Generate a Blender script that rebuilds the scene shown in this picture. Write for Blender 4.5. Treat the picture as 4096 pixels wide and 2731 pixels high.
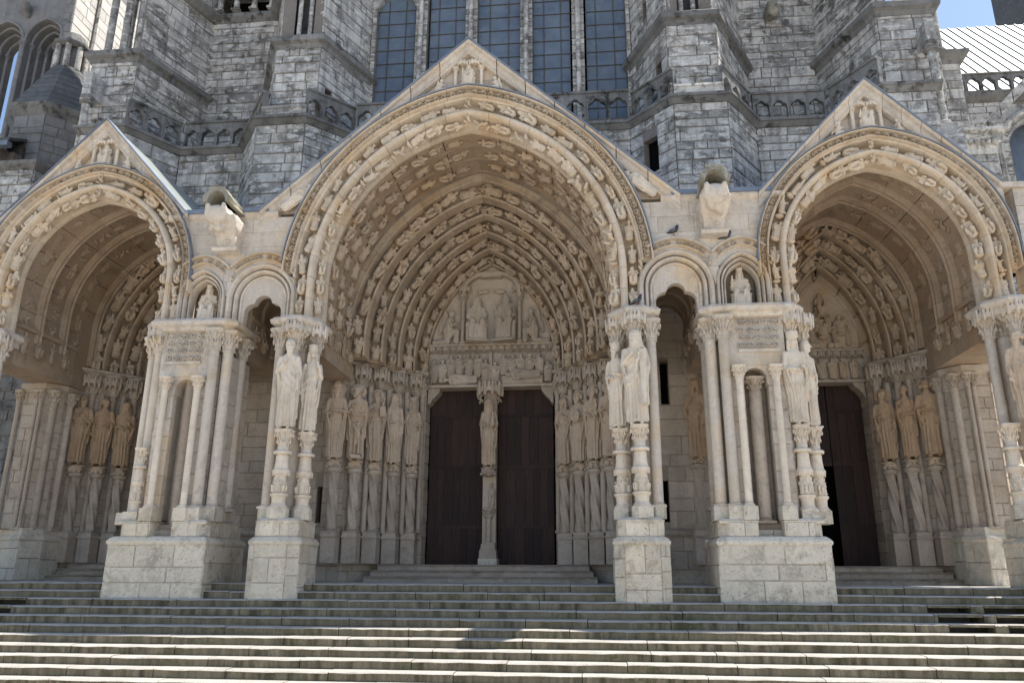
import bpy, math, random
import numpy as np
from mathutils import Vector, Matrix
R = math.radians
random.seed(7)
for o in list(bpy.data.objects): bpy.data.objects.remove(o)
scene = bpy.context.scene
col = scene.collection

# ------------------------------------------------------------------ camera
YAW, PITCH, ROLL = 1.00274858e-01, 2.87932573e-01, 4.86856388e-03
cam_d = bpy.data.cameras.new('camera'); cam = bpy.data.objects.new('camera', cam_d); col.objects.link(cam)
cam_d.sensor_width = 36.0; cam_d.lens = 3138.5 / 4096 * 36.0; cam_d.clip_start = 0.1; cam_d.clip_end = 3000
fw = Vector((-math.sin(YAW) * math.cos(PITCH), math.cos(YAW) * math.cos(PITCH), math.sin(PITCH)))
rt0 = Vector((math.cos(YAW), math.sin(YAW), 0)); up0 = rt0.cross(fw)
rt = math.cos(ROLL) * rt0 + math.sin(ROLL) * up0; up = -math.sin(ROLL) * rt0 + math.cos(ROLL) * up0
cm = Matrix((rt, up, -fw)).transposed().to_4x4(); cm.translation = Vector((2.8915, -17.2, 0.2132))
cam.matrix_world = cm
scene.camera = cam

# ------------------------------------------------------------------ light
SUN_EL, SUN_PHI = R(62), R(75)          # elevation; angle from straight behind the church towards the right
sdir = Vector((math.sin(SUN_PHI) * math.cos(SUN_EL), math.cos(SUN_PHI) * math.cos(SUN_EL), math.sin(SUN_EL)))
world = bpy.data.worlds.new('World'); scene.world = world; world.use_nodes = True
wn = world.node_tree.nodes; wl = world.node_tree.links
sky = wn.new('ShaderNodeTexSky'); sky.sky_type = 'NISHITA'; sky.sun_disc = False
sky.sun_elevation = SUN_EL; sky.sun_rotation = math.atan2(sdir.x, sdir.y); sky.air_density = 1.0; sky.dust_density = 0.8; sky.ozone_density = 1.0
bg = wn['Background']; bg.inputs[1].default_value = 0.11
wl.new(sky.outputs[0], bg.inputs[0])
sun_d = bpy.data.lights.new('sun', 'SUN'); sun_d.energy = 4.2; sun_d.angle = R(0.53); sun_d.color = (1.0, 0.95, 0.87)
sun = bpy.data.objects.new('sun', sun_d); col.objects.link(sun)
sun.rotation_euler = sdir.to_track_quat('Z', 'Y').to_euler(); sun.location = (30, 15, 60)
vs = scene.view_settings
vs.view_transform = 'Standard'; vs.look = 'None'; vs.gamma = 1.0; vs.use_curve_mapping = False; vs.exposure = 1.05
try: scene.render.engine = 'CYCLES'
except Exception: pass
scene.cycles.max_bounces = 6; scene.cycles.diffuse_bounces = 4

# ------------------------------------------------------------------ materials
def mat_new(name):
    m = bpy.data.materials.new(name); m.use_nodes = True
    return m, m.node_tree.nodes, m.node_tree.links, m.node_tree.nodes['Principled BSDF']
class NG:
    """small node helper"""
    def __init__(s, m): s.n = m.node_tree.nodes; s.l = m.node_tree.links
    def add(s, t, **k):
        x = s.n.new(t)
        for a, b in k.items(): setattr(x, a, b)
        return x
    def noise(s, vec, scale, detail=4, rough=0.55, dist=0.0):
        x = s.add('ShaderNodeTexNoise'); x.inputs['Scale'].default_value = scale; x.inputs['Detail'].default_value = detail
        x.inputs['Roughness'].default_value = rough; x.inputs['Distortion'].default_value = dist
        s.l.new(vec, x.inputs['Vector']); return x.outputs['Fac']
    def ramp(s, fac, a, b):
        x = s.add('ShaderNodeMapRange'); x.inputs[1].default_value = a; x.inputs[2].default_value = b; s.l.new(fac, x.inputs[0]); return x.outputs[0]
    def mix(s, fac, a, b, mode='MIX'):
        x = s.add('ShaderNodeMix', data_type='RGBA', blend_type=mode)
        if isinstance(fac, float): x.inputs[0].default_value = fac
        else: s.l.new(fac, x.inputs[0])
        for i, v in ((6, a), (7, b)):
            if isinstance(v, tuple): x.inputs[i].default_value = (*v, 1)
            else: s.l.new(v, x.inputs[i])
        return x.outputs[2]
    def math(s, op, a, b=0.0):
        x = s.add('ShaderNodeMath', operation=op)
        for i, v in ((0, a), (1, b)):
            if isinstance(v, (int, float)): x.inputs[i].default_value = v
            else: s.l.new(v, x.inputs[i])
        return x.outputs[0]
    def pos(s): return s.add('ShaderNodeNewGeometry').outputs['Position']
    def scale(s, vec, v):
        x = s.add('ShaderNodeMapping'); x.inputs['Scale'].default_value = v; s.l.new(vec, x.inputs['Vector']); return x.outputs[0]
    def bump(s, h, strength, dist=0.02, prev=None):
        x = s.add('ShaderNodeBump'); x.inputs['Strength'].default_value = strength; x.inputs['Distance'].default_value = dist
        s.l.new(h, x.inputs['Height'])
        if prev is not None: s.l.new(prev, x.inputs['Normal'])
        return x.outputs[0]

def stone(name, base, alt, dark, dark_amt=0.5, dark_scale=2.2, rnd=0.25, pits=0.5, bump=0.35, streak=0.0, warm=None, warm_amt=0.0, lichen=None, rough=0.9, soot=False):
    """weathered limestone: per-block tint, mottling, soot blotches, pits"""
    m, n, l, b = mat_new(name); g = NG(m); p = g.pos()
    c = g.mix(g.ramp(g.noise(p, 1.1, 3), 0.35, 0.65), base, alt)
    c = g.mix(g.math('MULTIPLY', g.ramp(g.noise(p, 11, 5, 0.65), 0.40, 0.75), 0.35), c, tuple(x * 0.55 for x in base))
    if warm:
        c = g.mix(g.math('MULTIPLY', g.ramp(g.noise(p, 0.8, 5, 0.6), 0.52, 0.66), warm_amt), c, warm)
    rr = g.add('ShaderNodeObjectInfo').outputs['Random']
    val = g.math('ADD', g.math('MULTIPLY', rr, rnd * 2), 1 - rnd)
    cb = g.add('ShaderNodeCombineColor'); 
    for i in range(3): l.new(val, cb.inputs[i])
    c = g.mix(1.0, c, cb.outputs[0], 'MULTIPLY')
    if dark_amt > 0:
        f = g.ramp(g.noise(p, dark_scale, 9, 0.68, 0.3), 0.50, 0.62)
        f = g.math('MULTIPLY', f, g.ramp(g.noise(p, 0.45, 2), 0.30, 0.62))
        c = g.mix(g.math('MULTIPLY', f, dark_amt), c, dark)
    if soot:      # sharp-edged black crusts and flaked pale skin
        f = g.ramp(g.noise(p, 1.2, 10, 0.70), 0.535, 0.58)
        c = g.mix(g.math('MULTIPLY', f, 0.62), c, tuple(x * 2.2 for x in dark))
        f = g.math('MULTIPLY', g.ramp(g.noise(g.scale(p, (1, 1, 2.2)), 2.6, 9, 0.68), 0.53, 0.57), 0.75)
        c = g.mix(f, c, (0.66, 0.64, 0.60))
    if streak > 0:
        f = g.ramp(g.noise(g.scale(p, (5, 5, 0.55)), 1.0, 6, 0.6), 0.48, 0.70)
        c = g.mix(g.math('MULTIPLY', f, streak), c, dark)
    if lichen:
        f = g.ramp(g.noise(p, 5.0, 6, 0.7), 0.62, 0.68)
        f = g.math('MULTIPLY', f, g.ramp(g.noise(p, 0.7, 2), 0.5, 0.6))
        c = g.mix(g.math('MULTIPLY', f, 0.8), c, lichen)
    pit = g.ramp(g.noise(p, 26, 4, 0.7), 0.60, 0.68)
    c = g.mix(g.math('MULTIPLY', pit, pits), c, tuple(x * 0.5 for x in dark))
    l.new(c, b.inputs['Base Color']); b.inputs['Roughness'].default_value = rough; b.inputs['Specular IOR Level'].default_value = 0.2
    h = g.math('SUBTRACT', g.noise(p, 14, 6, 0.65), g.math('MULTIPLY', pit, 0.5))
    nb = g.bump(h, bump, 0.03)
    l.new(nb, b.inputs['Normal'])
    return m

MAT = {}
MAT['porch'] = stone('porch_limestone', (0.599, 0.515, 0.421), (0.643, 0.577, 0.499), (0.268, 0.227, 0.176), 0.5, 3.0, 0.10, 0.45, 0.35, 0.25, (0.643, 0.474, 0.284), 0.6)
MAT['arch'] = stone('carved_arch_stone', (0.621, 0.505, 0.371), (0.643, 0.556, 0.450), (0.268, 0.196, 0.127), 0.35, 3.0, 0.08, 0.25, 0.3, 0.0, (0.557, 0.381, 0.205), 0.65)
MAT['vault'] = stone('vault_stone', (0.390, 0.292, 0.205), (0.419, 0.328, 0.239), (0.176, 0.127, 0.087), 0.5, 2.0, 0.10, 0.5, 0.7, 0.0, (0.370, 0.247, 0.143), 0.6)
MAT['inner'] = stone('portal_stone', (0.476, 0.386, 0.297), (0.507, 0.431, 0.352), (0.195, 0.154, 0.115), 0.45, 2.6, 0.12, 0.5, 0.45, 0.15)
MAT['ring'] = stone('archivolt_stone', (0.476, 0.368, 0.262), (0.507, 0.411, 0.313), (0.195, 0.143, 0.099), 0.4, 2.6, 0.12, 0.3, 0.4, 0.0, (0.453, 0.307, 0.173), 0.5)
MAT['plinth'] = stone('plinth_limestone', (0.675, 0.597, 0.475), (0.632, 0.565, 0.460), (0.214, 0.186, 0.142), 0.55, 3.2, 0.10, 0.8, 0.6, 0.15, (0.621, 0.493, 0.323), 0.4)
MAT['pale'] = stone('pale_statue_stone', (0.771, 0.668, 0.543), (0.686, 0.587, 0.465), (0.385, 0.318, 0.245), 0.4, 3.5, 0.05, 0.2, 0.25, 0.30)
MAT['brown'] = stone('brown_statue_stone', (0.535, 0.410, 0.294), (0.568, 0.459, 0.352), (0.230, 0.169, 0.111), 0.35, 3.0, 0.08, 0.25, 0.25, 0.1)
MAT['brown_orange'] = stone('ochre_statue_stone', (0.44, 0.299, 0.185), (0.47, 0.347, 0.235), (0.19, 0.130, 0.080), 0.35, 3.0, 0.08, 0.25, 0.25, 0.1)
MAT['grey'] = stone('grey_ashlar', (0.560, 0.537, 0.497), (0.370, 0.358, 0.345), (0.060, 0.057, 0.052), 0.85, 3.0, 0.32, 0.5, 0.8, 0.50, (0.460, 0.418, 0.355), 0.45, (0.360, 0.259, 0.069), soot=True)
MAT['grey_dark'] = stone('sooty_stone', (0.25, 0.245, 0.235), (0.17, 0.167, 0.16), (0.045, 0.044, 0.042), 1.0, 2.6, 0.15, 0.5, 0.6, 0.35, None, 0, (0.30, 0.25, 0.09))
MAT['mortar'] = stone('mortar', (0.24, 0.21, 0.185), (0.19, 0.17, 0.15), (0.09, 0.08, 0.07), 0.5, 3, 0.0, 0.3, 0.5)
MAT['mortar_light'] = stone('warm_mortar', (0.352, 0.285, 0.221), (0.317, 0.262, 0.204), (0.165, 0.135, 0.103), 0.4, 3, 0.0, 0.3, 0.5)
MAT['mortar_pale'] = stone('pale_mortar', (0.474, 0.415, 0.337), (0.412, 0.365, 0.298), (0.206, 0.182, 0.146), 0.4, 3, 0.0, 0.3, 0.5)
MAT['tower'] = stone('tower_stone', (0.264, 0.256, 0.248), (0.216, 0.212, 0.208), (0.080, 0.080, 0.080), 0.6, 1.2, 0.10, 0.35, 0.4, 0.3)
MAT['tower_sunlit'] = stone('sunlit_tower_stone', (0.60, 0.56, 0.50), (0.55, 0.52, 0.47), (0.3, 0.28, 0.25), 0.3, 2, 0.10, 0.35, 0.4, 0.1)  # same tower stone, lightened for its right side: sunlight put into the colour
MAT['turret_roof'] = stone('turret_roof_stone', (0.16, 0.165, 0.165), (0.13, 0.135, 0.135), (0.06, 0.06, 0.06), 0.5, 1.5, 0.1, 0.3, 0.4, 0.4, None, 0, (0.25, 0.21, 0.07))
MAT['moss'] = stone('mossy_stone', (0.42, 0.39, 0.33), (0.26, 0.245, 0.18), (0.09, 0.09, 0.055), 0.8, 4, 0.1, 0.6, 0.7)

def step_mat():
    m, n, l, b = mat_new('stair_stone'); g = NG(m); p = g.pos()
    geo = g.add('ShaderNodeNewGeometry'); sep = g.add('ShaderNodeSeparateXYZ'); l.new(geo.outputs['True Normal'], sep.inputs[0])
    clean = g.mix(g.ramp(g.noise(p, 2.5, 5), 0.35, 0.65), (0.36, 0.34, 0.30), (0.46, 0.43, 0.385))
    rr = g.add('ShaderNodeObjectInfo').outputs['Random']
    st = g.noise(g.scale(p, (7, 7, 1.2)), 1.0, 7, 0.65)
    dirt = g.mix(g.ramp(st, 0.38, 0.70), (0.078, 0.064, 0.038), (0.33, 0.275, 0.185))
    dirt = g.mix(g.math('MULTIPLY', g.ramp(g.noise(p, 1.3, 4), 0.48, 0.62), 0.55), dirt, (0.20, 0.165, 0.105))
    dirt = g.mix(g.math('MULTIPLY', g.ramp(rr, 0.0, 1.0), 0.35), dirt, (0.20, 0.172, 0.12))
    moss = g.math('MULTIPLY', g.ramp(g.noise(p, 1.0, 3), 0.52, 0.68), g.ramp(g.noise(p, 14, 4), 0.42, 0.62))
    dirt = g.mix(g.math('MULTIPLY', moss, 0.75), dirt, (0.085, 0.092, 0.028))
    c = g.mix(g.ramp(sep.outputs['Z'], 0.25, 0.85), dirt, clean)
    pit = g.ramp(g.noise(p, 30, 4, 0.7), 0.58, 0.68)
    c = g.mix(g.math('MULTIPLY', pit, 0.5), c, (0.05, 0.048, 0.04))
    l.new(c, b.inputs['Base Color']); b.inputs['Roughness'].default_value = 0.9; b.inputs['Specular IOR Level'].default_value = 0.2
    l.new(g.bump(g.noise(p, 18, 6, 0.7), 0.6, 0.03), b.inputs['Normal'])
    return m
MAT['step'] = step_mat()

def simple(name, c1, c2, scale, rough, metal=0.0, bump=0.1, stretch=(1, 1, 1), spec=0.4):
    m, n, l, b = mat_new(name); g = NG(m); p = g.scale(g.pos(), stretch)
    f = g.noise(p, scale, 6, 0.6); rr = g.add('ShaderNodeObjectInfo').outputs['Random']
    c = g.mix(g.ramp(g.math('ADD', f, g.math('MULTIPLY', g.math('SUBTRACT', rr, 0.5), 0.25)), 0.35, 0.65), c1, c2)
    l.new(c, b.inputs['Base Color']); b.inputs['Roughness'].default_value = rough; b.inputs['Metallic'].default_value = metal
    b.inputs['Specular IOR Level'].default_value = spec
    l.new(g.bump(f, bump, 0.02), b.inputs['Normal'])
    return m
MAT['wood'] = simple('dark_oak', (0.022, 0.012, 0.009), (0.054, 0.028, 0.021), 3, 0.65, 0, 0.4, (14, 14, 0.7), 0.3)
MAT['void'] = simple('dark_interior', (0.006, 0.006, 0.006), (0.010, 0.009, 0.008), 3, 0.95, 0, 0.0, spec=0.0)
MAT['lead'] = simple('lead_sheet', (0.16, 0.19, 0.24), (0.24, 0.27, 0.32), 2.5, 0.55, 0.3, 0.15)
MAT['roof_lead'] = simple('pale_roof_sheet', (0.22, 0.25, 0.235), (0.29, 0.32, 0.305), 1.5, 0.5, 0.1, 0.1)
MAT['seam'] = simple('roof_seam', (0.14, 0.165, 0.158), (0.19, 0.215, 0.205), 2.5, 0.55, 0.1, 0.1)
MAT['slate'] = simple('slate', (0.05, 0.052, 0.055), (0.10, 0.10, 0.10), 5, 0.7, 0, 0.3)
MAT['iron'] = simple('rusty_iron', (0.07, 0.058, 0.045), (0.11, 0.09, 0.07), 12, 0.7, 0.2, 0.2)
MAT['pebble'] = simple('square_paving', (0.40, 0.365, 0.31), (0.46, 0.42, 0.365), 3, 0.9, 0, 0.3)
MAT['pigeon'] = simple('pigeon_feathers', (0.035, 0.038, 0.048), (0.075, 0.08, 0.10), 14, 0.6, 0, 0.1)
MAT['pigeon_neck'] = simple('pigeon_neck', (0.02, 0.035, 0.045), (0.05, 0.03, 0.06), 20, 0.35, 0.2, 0.05)
MAT['pigeon_pale'] = simple('pigeon_wing', (0.16, 0.165, 0.18), (0.22, 0.225, 0.24), 14, 0.6, 0, 0.1)
MAT['bird_leg'] = simple('pigeon_leg', (0.35, 0.09, 0.07), (0.3, 0.08, 0.07), 14, 0.6, 0, 0.0)
def glass_mat():
    m, n, l, b = mat_new('stained_glass_outside'); g = NG(m); p = g.pos()
    v = g.add('ShaderNodeTexVoronoi', feature='DISTANCE_TO_EDGE'); v.inputs['Scale'].default_value = 7.0; l.new(p, v.inputs['Vector'])
    v2 = g.add('ShaderNodeTexVoronoi'); v2.inputs['Scale'].default_value = 7.0; l.new(p, v2.inputs['Vector'])
    c = g.mix(g.ramp(g.noise(p, 1.6, 4), 0.35, 0.65), (0.10, 0.133, 0.185), (0.150, 0.190, 0.240))
    c = g.mix(0.12, c, v2.outputs['Color'], 'MULTIPLY')
    c = g.mix(g.ramp(v.outputs['Distance'], 0.025, 0.0), c, (0.12, 0.14, 0.17))
    l.new(c, b.inputs['Base Color']); b.inputs['Roughness'].default_value = 0.55; b.inputs['Specular IOR Level'].default_value = 0.35
    l.new(g.bump(g.noise(p, 9, 3), 0.4, 0.05), b.inputs['Normal'])
    return m
MAT['glass'] = glass_mat()

# ------------------------------------------------------------------ mesh and object helpers
BASE = {}; WM = {}
class MB:
    def __init__(s): s.v = []; s.f = []
    def add(s, vs, fs):
        k = len(s.v); s.v += [tuple(p) for p in vs]; s.f += [tuple(i + k for i in f) for f in fs]; return s
    def box(s, x0, x1, y0, y1, z0, z1):
        return s.add([(x0, y0, z0), (x1, y0, z0), (x1, y1, z0), (x0, y1, z0), (x0, y0, z1), (x1, y0, z1), (x1, y1, z1), (x0, y1, z1)],
                     [(0, 3, 2, 1), (4, 5, 6, 7), (0, 1, 5, 4), (1, 2, 6, 5), (2, 3, 7, 6), (3, 0, 4, 7)])
    def rings(s, rings, cap=True, closed=True):
        n = len(rings[0]); k = len(s.v)
        for r in rings: s.v += [tuple(p) for p in r]
        m = n if closed else n - 1
        for i in range(len(rings) - 1):
            for j in range(m):
                a = k + i * n + j; b = k + i * n + (j + 1) % n
                s.f.append((a, b, b + n, a + n))
        if cap:
            s.f.append(tuple(k + j for j in reversed(range(n)))); e = k + (len(rings) - 1) * n
            s.f.append(tuple(e + j for j in range(n)))
        return s
    def lathe(s, prof, c=(0, 0), seg=16, sx=1, sy=1):
        rr = [[(c[0] + r * sx * math.cos(2 * math.pi * j / seg), c[1] + r * sy * math.sin(2 * math.pi * j / seg), z) for j in range(seg)] for z, r in prof]
        return s.rings(rr)
    def tube(s, pts, r, seg=8):
        pts = [Vector(p) for p in pts]; rr = []
        for i, p in enumerate(pts):
            d = (pts[min(i + 1, len(pts) - 1)] - pts[max(i - 1, 0)]).normalized()
            a = d.orthogonal().normalized() if i == 0 else (a - d * a.dot(d)).normalized()
            b = d.cross(a); q = r[i] if isinstance(r, (list, tuple)) else r
            rr.append([p + (a * math.cos(2 * math.pi * j / seg) + b * math.sin(2 * math.pi * j / seg)) * q for j in range(seg)])
        return s.rings(rr)
    def ball(s, c, r, seg=10, n=6, M=None):
        rr = []
        for i in range(1, n):
            a = math.pi * i / n
            rr.append([Vector((math.sin(a) * math.cos(2 * math.pi * j / seg) * r[0], math.sin(a) * math.sin(2 * math.pi * j / seg) * r[1], -math.cos(a) * r[2])) for j in range(seg)])
        t = [Vector((0, 0, -r[2])), Vector((0, 0, r[2]))]
        k = len(s.v); allp = [p for q in rr for p in q] + t
        if M is not None: allp = [M @ p for p in allp]
        s.v += [tuple(Vector(c) + p) for p in allp]
        m = len(rr)
        for i in range(m - 1):
            for j in range(seg):
                a = k + i * seg + j; b = k + i * seg + (j + 1) % seg; s.f.append((a, b, b + seg, a + seg))
        lo = k + m * seg; hi = lo + 1
        for j in range(seg):
            s.f.append((lo, k + (j + 1) % seg, k + j)); e = k + (m - 1) * seg; s.f.append((hi, e + j, e + (j + 1) % seg))
        return s
    def caps(s, a, b, ra, rb, seg=10):
        a = Vector(a); b = Vector(b); d = (b - a); L = d.length; d = d / L if L > 1e-6 else Vector((0, 0, 1))
        u = d.orthogonal().normalized(); w = d.cross(u); rr = []
        for t in (-1, -0.7, -0.35, 0): rr.append((a + d * ra * t, ra * math.sqrt(max(0.004, 1 - t * t))))
        for t in (0, 0.35, 0.7, 1): rr.append((b + d * rb * t, rb * math.sqrt(max(0.004, 1 - t * t))))
        return s.rings([[p + (u * math.cos(2 * math.pi * j / seg) + w * math.sin(2 * math.pi * j / seg)) * q for j in range(seg)] for p, q in rr])
    def prism(s, poly, z0, z1):
        return s.rings([[(x, y, z0) for x, y in poly], [(x, y, z1) for x, y in poly]])
    def strips(s, xs, zb, zt, y0, y1):
        """plate in XZ between two height functions, thick from y0 to y1"""
        run = []
        def flush():
            if len(run) > 1:
                s.rings([[(x, y0, b), (x, y0, t), (x, y1, t), (x, y1, b)] for x, b, t in run])
            run.clear()
        for x in xs:
            b = zb(x); t = zt(x)
            if t - b > 0.004: run.append((x, b, t))
            else: flush()
        flush(); return s
    def mirror(s, sx):
        if sx < 0: s.v = [(-x, y, z) for x, y, z in s.v]; s.f = [tuple(reversed(f)) for f in s.f]
        return s
    def mesh(s, name, mat, smooth=False, off=(0, 0, 0)):
        me = bpy.data.meshes.new(name)
        vv = s.v if off == (0, 0, 0) else [(x - off[0], y - off[1], z - off[2]) for x, y, z in s.v]
        me.from_pydata(vv, [], s.f); me.materials.append(MAT[mat] if isinstance(mat, str) else mat)
        if smooth: me.polygons.foreach_set('use_smooth', [True] * len(me.polygons)); me.update()
        return me
    def build(s, name, mat, parent=None, smooth=False):
        b = BASE.get(parent.name, (0, 0, 0)) if parent else (0, 0, 0)
        me = s.mesh(name, mat, smooth, b); o = bpy.data.objects.new(name, me); col.objects.link(o)
        if smooth == 'auto': pass
        if parent: o.parent = parent; BASE[o.name] = b
        return o
    def top(s, name, mat, label=None, cat=None, group=None, kind=None, smooth=False):
        xs = [p[0] for p in s.v]; ys = [p[1] for p in s.v]; zs = [p[2] for p in s.v]
        b = ((min(xs) + max(xs)) / 2, (min(ys) + max(ys)) / 2, min(zs))
        me = s.mesh(name, mat, smooth, b); o = bpy.data.objects.new(name, me); col.objects.link(o); o.location = b; BASE[o.name] = b
        return tag(o, label, cat, group, kind)
def tag(o, label=None, cat=None, group=None, kind=None):
    if label: o['label'] = label
    if cat: o['category'] = cat
    if group: o['group'] = group
    if kind: o['kind'] = kind
    return o
def thing(name, loc, label, cat, group=None):
    o = bpy.data.objects.new(name, None); o.empty_display_size = 0.2; col.objects.link(o); o.location = loc; BASE[o.name] = tuple(loc)
    return tag(o, label, cat, group, 'thing' if label else None)
def put(name, mesh, parent, M, mat=None):
    """object with shared mesh data at world matrix M, as a child of parent (or top level)"""
    o = bpy.data.objects.new(name, mesh); col.objects.link(o); WM[o.name] = M
    if parent and parent.name in WM: o.parent = parent; o.matrix_basis = WM[parent.name].inverted() @ M
    elif parent:
        b = BASE[parent.name]; o.parent = parent; o.matrix_basis = Matrix.Translation((-b[0], -b[1], -b[2])) @ M
    else: o.matrix_basis = M
    if mat: o.material_slots[0].link = 'OBJECT'; o.material_slots[0].material = MAT[mat]
    return o
def TRS(loc, rz=0.0, sc=(1, 1, 1)):
    if not hasattr(sc, '__len__'): sc = (sc, sc, sc)
    return Matrix.Translation(loc) @ Matrix.Rotation(rz, 4, 'Z') @ Matrix.Diagonal((*sc, 1))
def frame(loc, xa, ya, za, sc=1.0):
    m = Matrix((Vector(xa), Vector(ya), Vector(za))).transposed().to_4x4(); m.translation = Vector(loc)
    if not hasattr(sc, '__len__'): sc = (sc, sc, sc)
    return m @ Matrix.Diagonal((*sc, 1))

# unit stone blocks: chamfered, corners a little uneven; x = length, y = depth (face at y = -0.5), z = height
def unit_block(seed, ch=0.014):
    rnd = random.Random(seed); m = MB()
    rr = []
    for y, k in ((-0.5, ch * 2.0), (-0.36, 0.0), (0.5, 0.0)):
        ring = []
        for x, z in ((-1, -1), (0, -1), (1, -1), (1, 0), (1, 1), (0, 1), (-1, 1), (-1, 0)):
            jx = rnd.uniform(-1, 1) * 0.008; jz = rnd.uniform(-1, 1) * 0.018
            ring.append(((0.5 - k * 0.45) * x + jx, y + (rnd.uniform(-1, 1) * 0.04 if y < -0.4 else 0), (0.5 - k * 0.9) * z + jz))
        rr.append(ring)
    m.rings(rr)
    return m
BLOCK = {}
def block_mesh(mat, i):
    k = (mat, i)
    if k not in BLOCK: BLOCK[k] = unit_block(i + 11).mesh('stone_block', mat)
    return BLOCK[k]
def slabs(mb, O, U, N, W, z0, z1, th, holes=()):
    """core of a wall: slab pieces round rectangular holes (u0,u1,z0,z1), outer face at the plane"""
    us = sorted({0.0, W, *[min(max(h[i], 0), W) for h in holes for i in (0, 1)]}); zs = sorted({z0, z1, *[min(max(h[i], z0), z1) for h in holes for i in (2, 3)]})
    for i in range(len(us) - 1):
        for j in range(len(zs) - 1):
            uc = (us[i] + us[i + 1]) / 2; zc = (zs[j] + zs[j + 1]) / 2
            if any(h[0] < uc < h[1] and h[2] < zc < h[3] for h in holes): continue
            e = .004 + .004 * random.random(); ua = us[i] + (e + .004 if us[i] == 0 else 0); ub = us[i + 1] - (e + .004 if us[i + 1] == W else 0)
            P = [Vector((O[0] + U[0] * u - N[0] * d, O[1] + U[1] * u - N[1] * d, 0)) for u, d in ((ua, e), (ub, e), (ub, th), (ua, th))]
            mb.rings([[(p.x, p.y, zs[j]) for p in P], [(p.x, p.y, zs[j + 1]) for p in P]])
def ashlar(parent, A, B, z0, z1, ch=0.33, ln=0.75, mat='grey', core='mortar', seed=0, holes=(), th=0.4, joint=0.030, proud=0.022, rise=None, name='stone_block', corebuild=True):
    """coursed stone blocks on the vertical face from plan point A to B (outer side to the right of A->B is -normal)"""
    rnd = random.Random(seed); A = Vector(A); B = Vector(B); U = (B - A); W = U.length; U /= W; N = Vector((U.y, -U.x))
    if corebuild:
        mb = MB(); slabs(mb, A, U, N, W, z0, z1, th, holes); mb.build('wall_core', core, parent)
    ang = math.atan2(U.y, U.x); z = z0
    while z < z1 - 0.05:
        h = ch * rnd.uniform(0.68, 1.32)
        if z1 - (z + h) < ch * 0.45: h = z1 - z
        u = -rnd.uniform(0, ln) if rnd.random() < 0.6 else 0.0
        while u < W - 0.02:
            w = ln * rnd.uniform(0.4, 1.7); u0 = max(u, 0.0); u1 = min(u + w, W)
            if W - u1 < 0.12: u1 = W
            u += w
            if u1 >= W: u = W
            if u1 - u0 < 0.06: continue
            segs = [(u0, u1)]
            for hl in holes:
                if hl[2] < z + h - 0.02 and hl[3] > z + 0.02:
                    ns = []
                    for a, b in segs:
                        if b <= hl[0] or a >= hl[1]: ns.append((a, b)); continue
                        if hl[0] - a > 0.05: ns.append((a, hl[0]))
                        if b - hl[1] > 0.05: ns.append((hl[1], b))
                    segs = ns
            for a, b in segs:
                pr = proud * rnd.uniform(0.3, 1.5); D = 0.16
                c = A + U * ((a + b) / 2) + N * (pr - D / 2)
                put(name, block_mesh(mat, rnd.randrange(6)), parent, TRS((c.x, c.y, z + h / 2), ang, (b - a - joint, D, h - joint)))
        z += h
def course_blocks(parent, A, B, z0, z1, n=2, **k): ashlar(parent, A, B, z0, z1, ch=(z1 - z0), **k)

# pointed arches --------------------------------------------------
class Arch:
    def __init__(s, cx, hw, h, zs, zi):
        s.cx = cx; s.hw = hw; s.zs = zs; s.zi = zi; s.c = (h * h - hw * hw) / (2 * hw); s.R = hw + s.c
        a = math.acos(s.c / s.R); s.ts = (zs - zi) / ((zs - zi) + s.R * a) if zs > zi else 0.0; s.len = (zs - zi) + s.R * a
    def pt(s, side, r, t):
        Rr = s.R + r
        if t < s.ts: return Vector((s.cx + side * (s.hw + r), s.zi + (s.zs - s.zi) * t / s.ts)), Vector((0, 1)), Vector((side, 0))
        ae = math.acos(max(-1, min(1, s.c / Rr))); a = (t - s.ts) / (1 - s.ts) * ae
        return (Vector((s.cx + side * (Rr * math.cos(a) - s.c), s.zs + Rr * math.sin(a))), Vector((-side * math.sin(a), math.cos(a))), Vector((side * math.cos(a), math.sin(a))))
    def top(s, r=0.0): return s.zs + math.sqrt((s.R + r) ** 2 - s.c ** 2)
    def z_at(s, x, r=0.0):
        """height of the curve above x; None outside"""
        d = abs(x - s.cx)
        if d > s.hw + r: return None
        return s.zs + math.sqrt(max(0.0, (s.R + r) ** 2 - (d + s.c) ** 2))
def sweep(mb, arch, side, prof, t0, t1, n=4):
    rr = []
    for i in range(n + 1):
        t = t0 + (t1 - t0) * i / n; ring = []
        for r, y in prof:
            p, _, _ = arch.pt(side, r, t); ring.append((p.x, y, p.y))
        rr.append(ring)
    return mb.rings(rr)
def voussoirs(parent, arch, prof, n, mat, name='voussoir', gap=0.0006, t0=0.0, t1=1.0, smooth=False, seg=4, sides=(-1, 1)):
    for side in sides:
        for i in range(n):
            a = t0 + (t1 - t0) * i / n; b = t0 + (t1 - t0) * (i + 1) / n
            m = MB(); sweep(m, arch, side, prof, a + gap, b - gap if b < 0.999 else b, seg); m.build(name, mat, parent, smooth)
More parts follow.
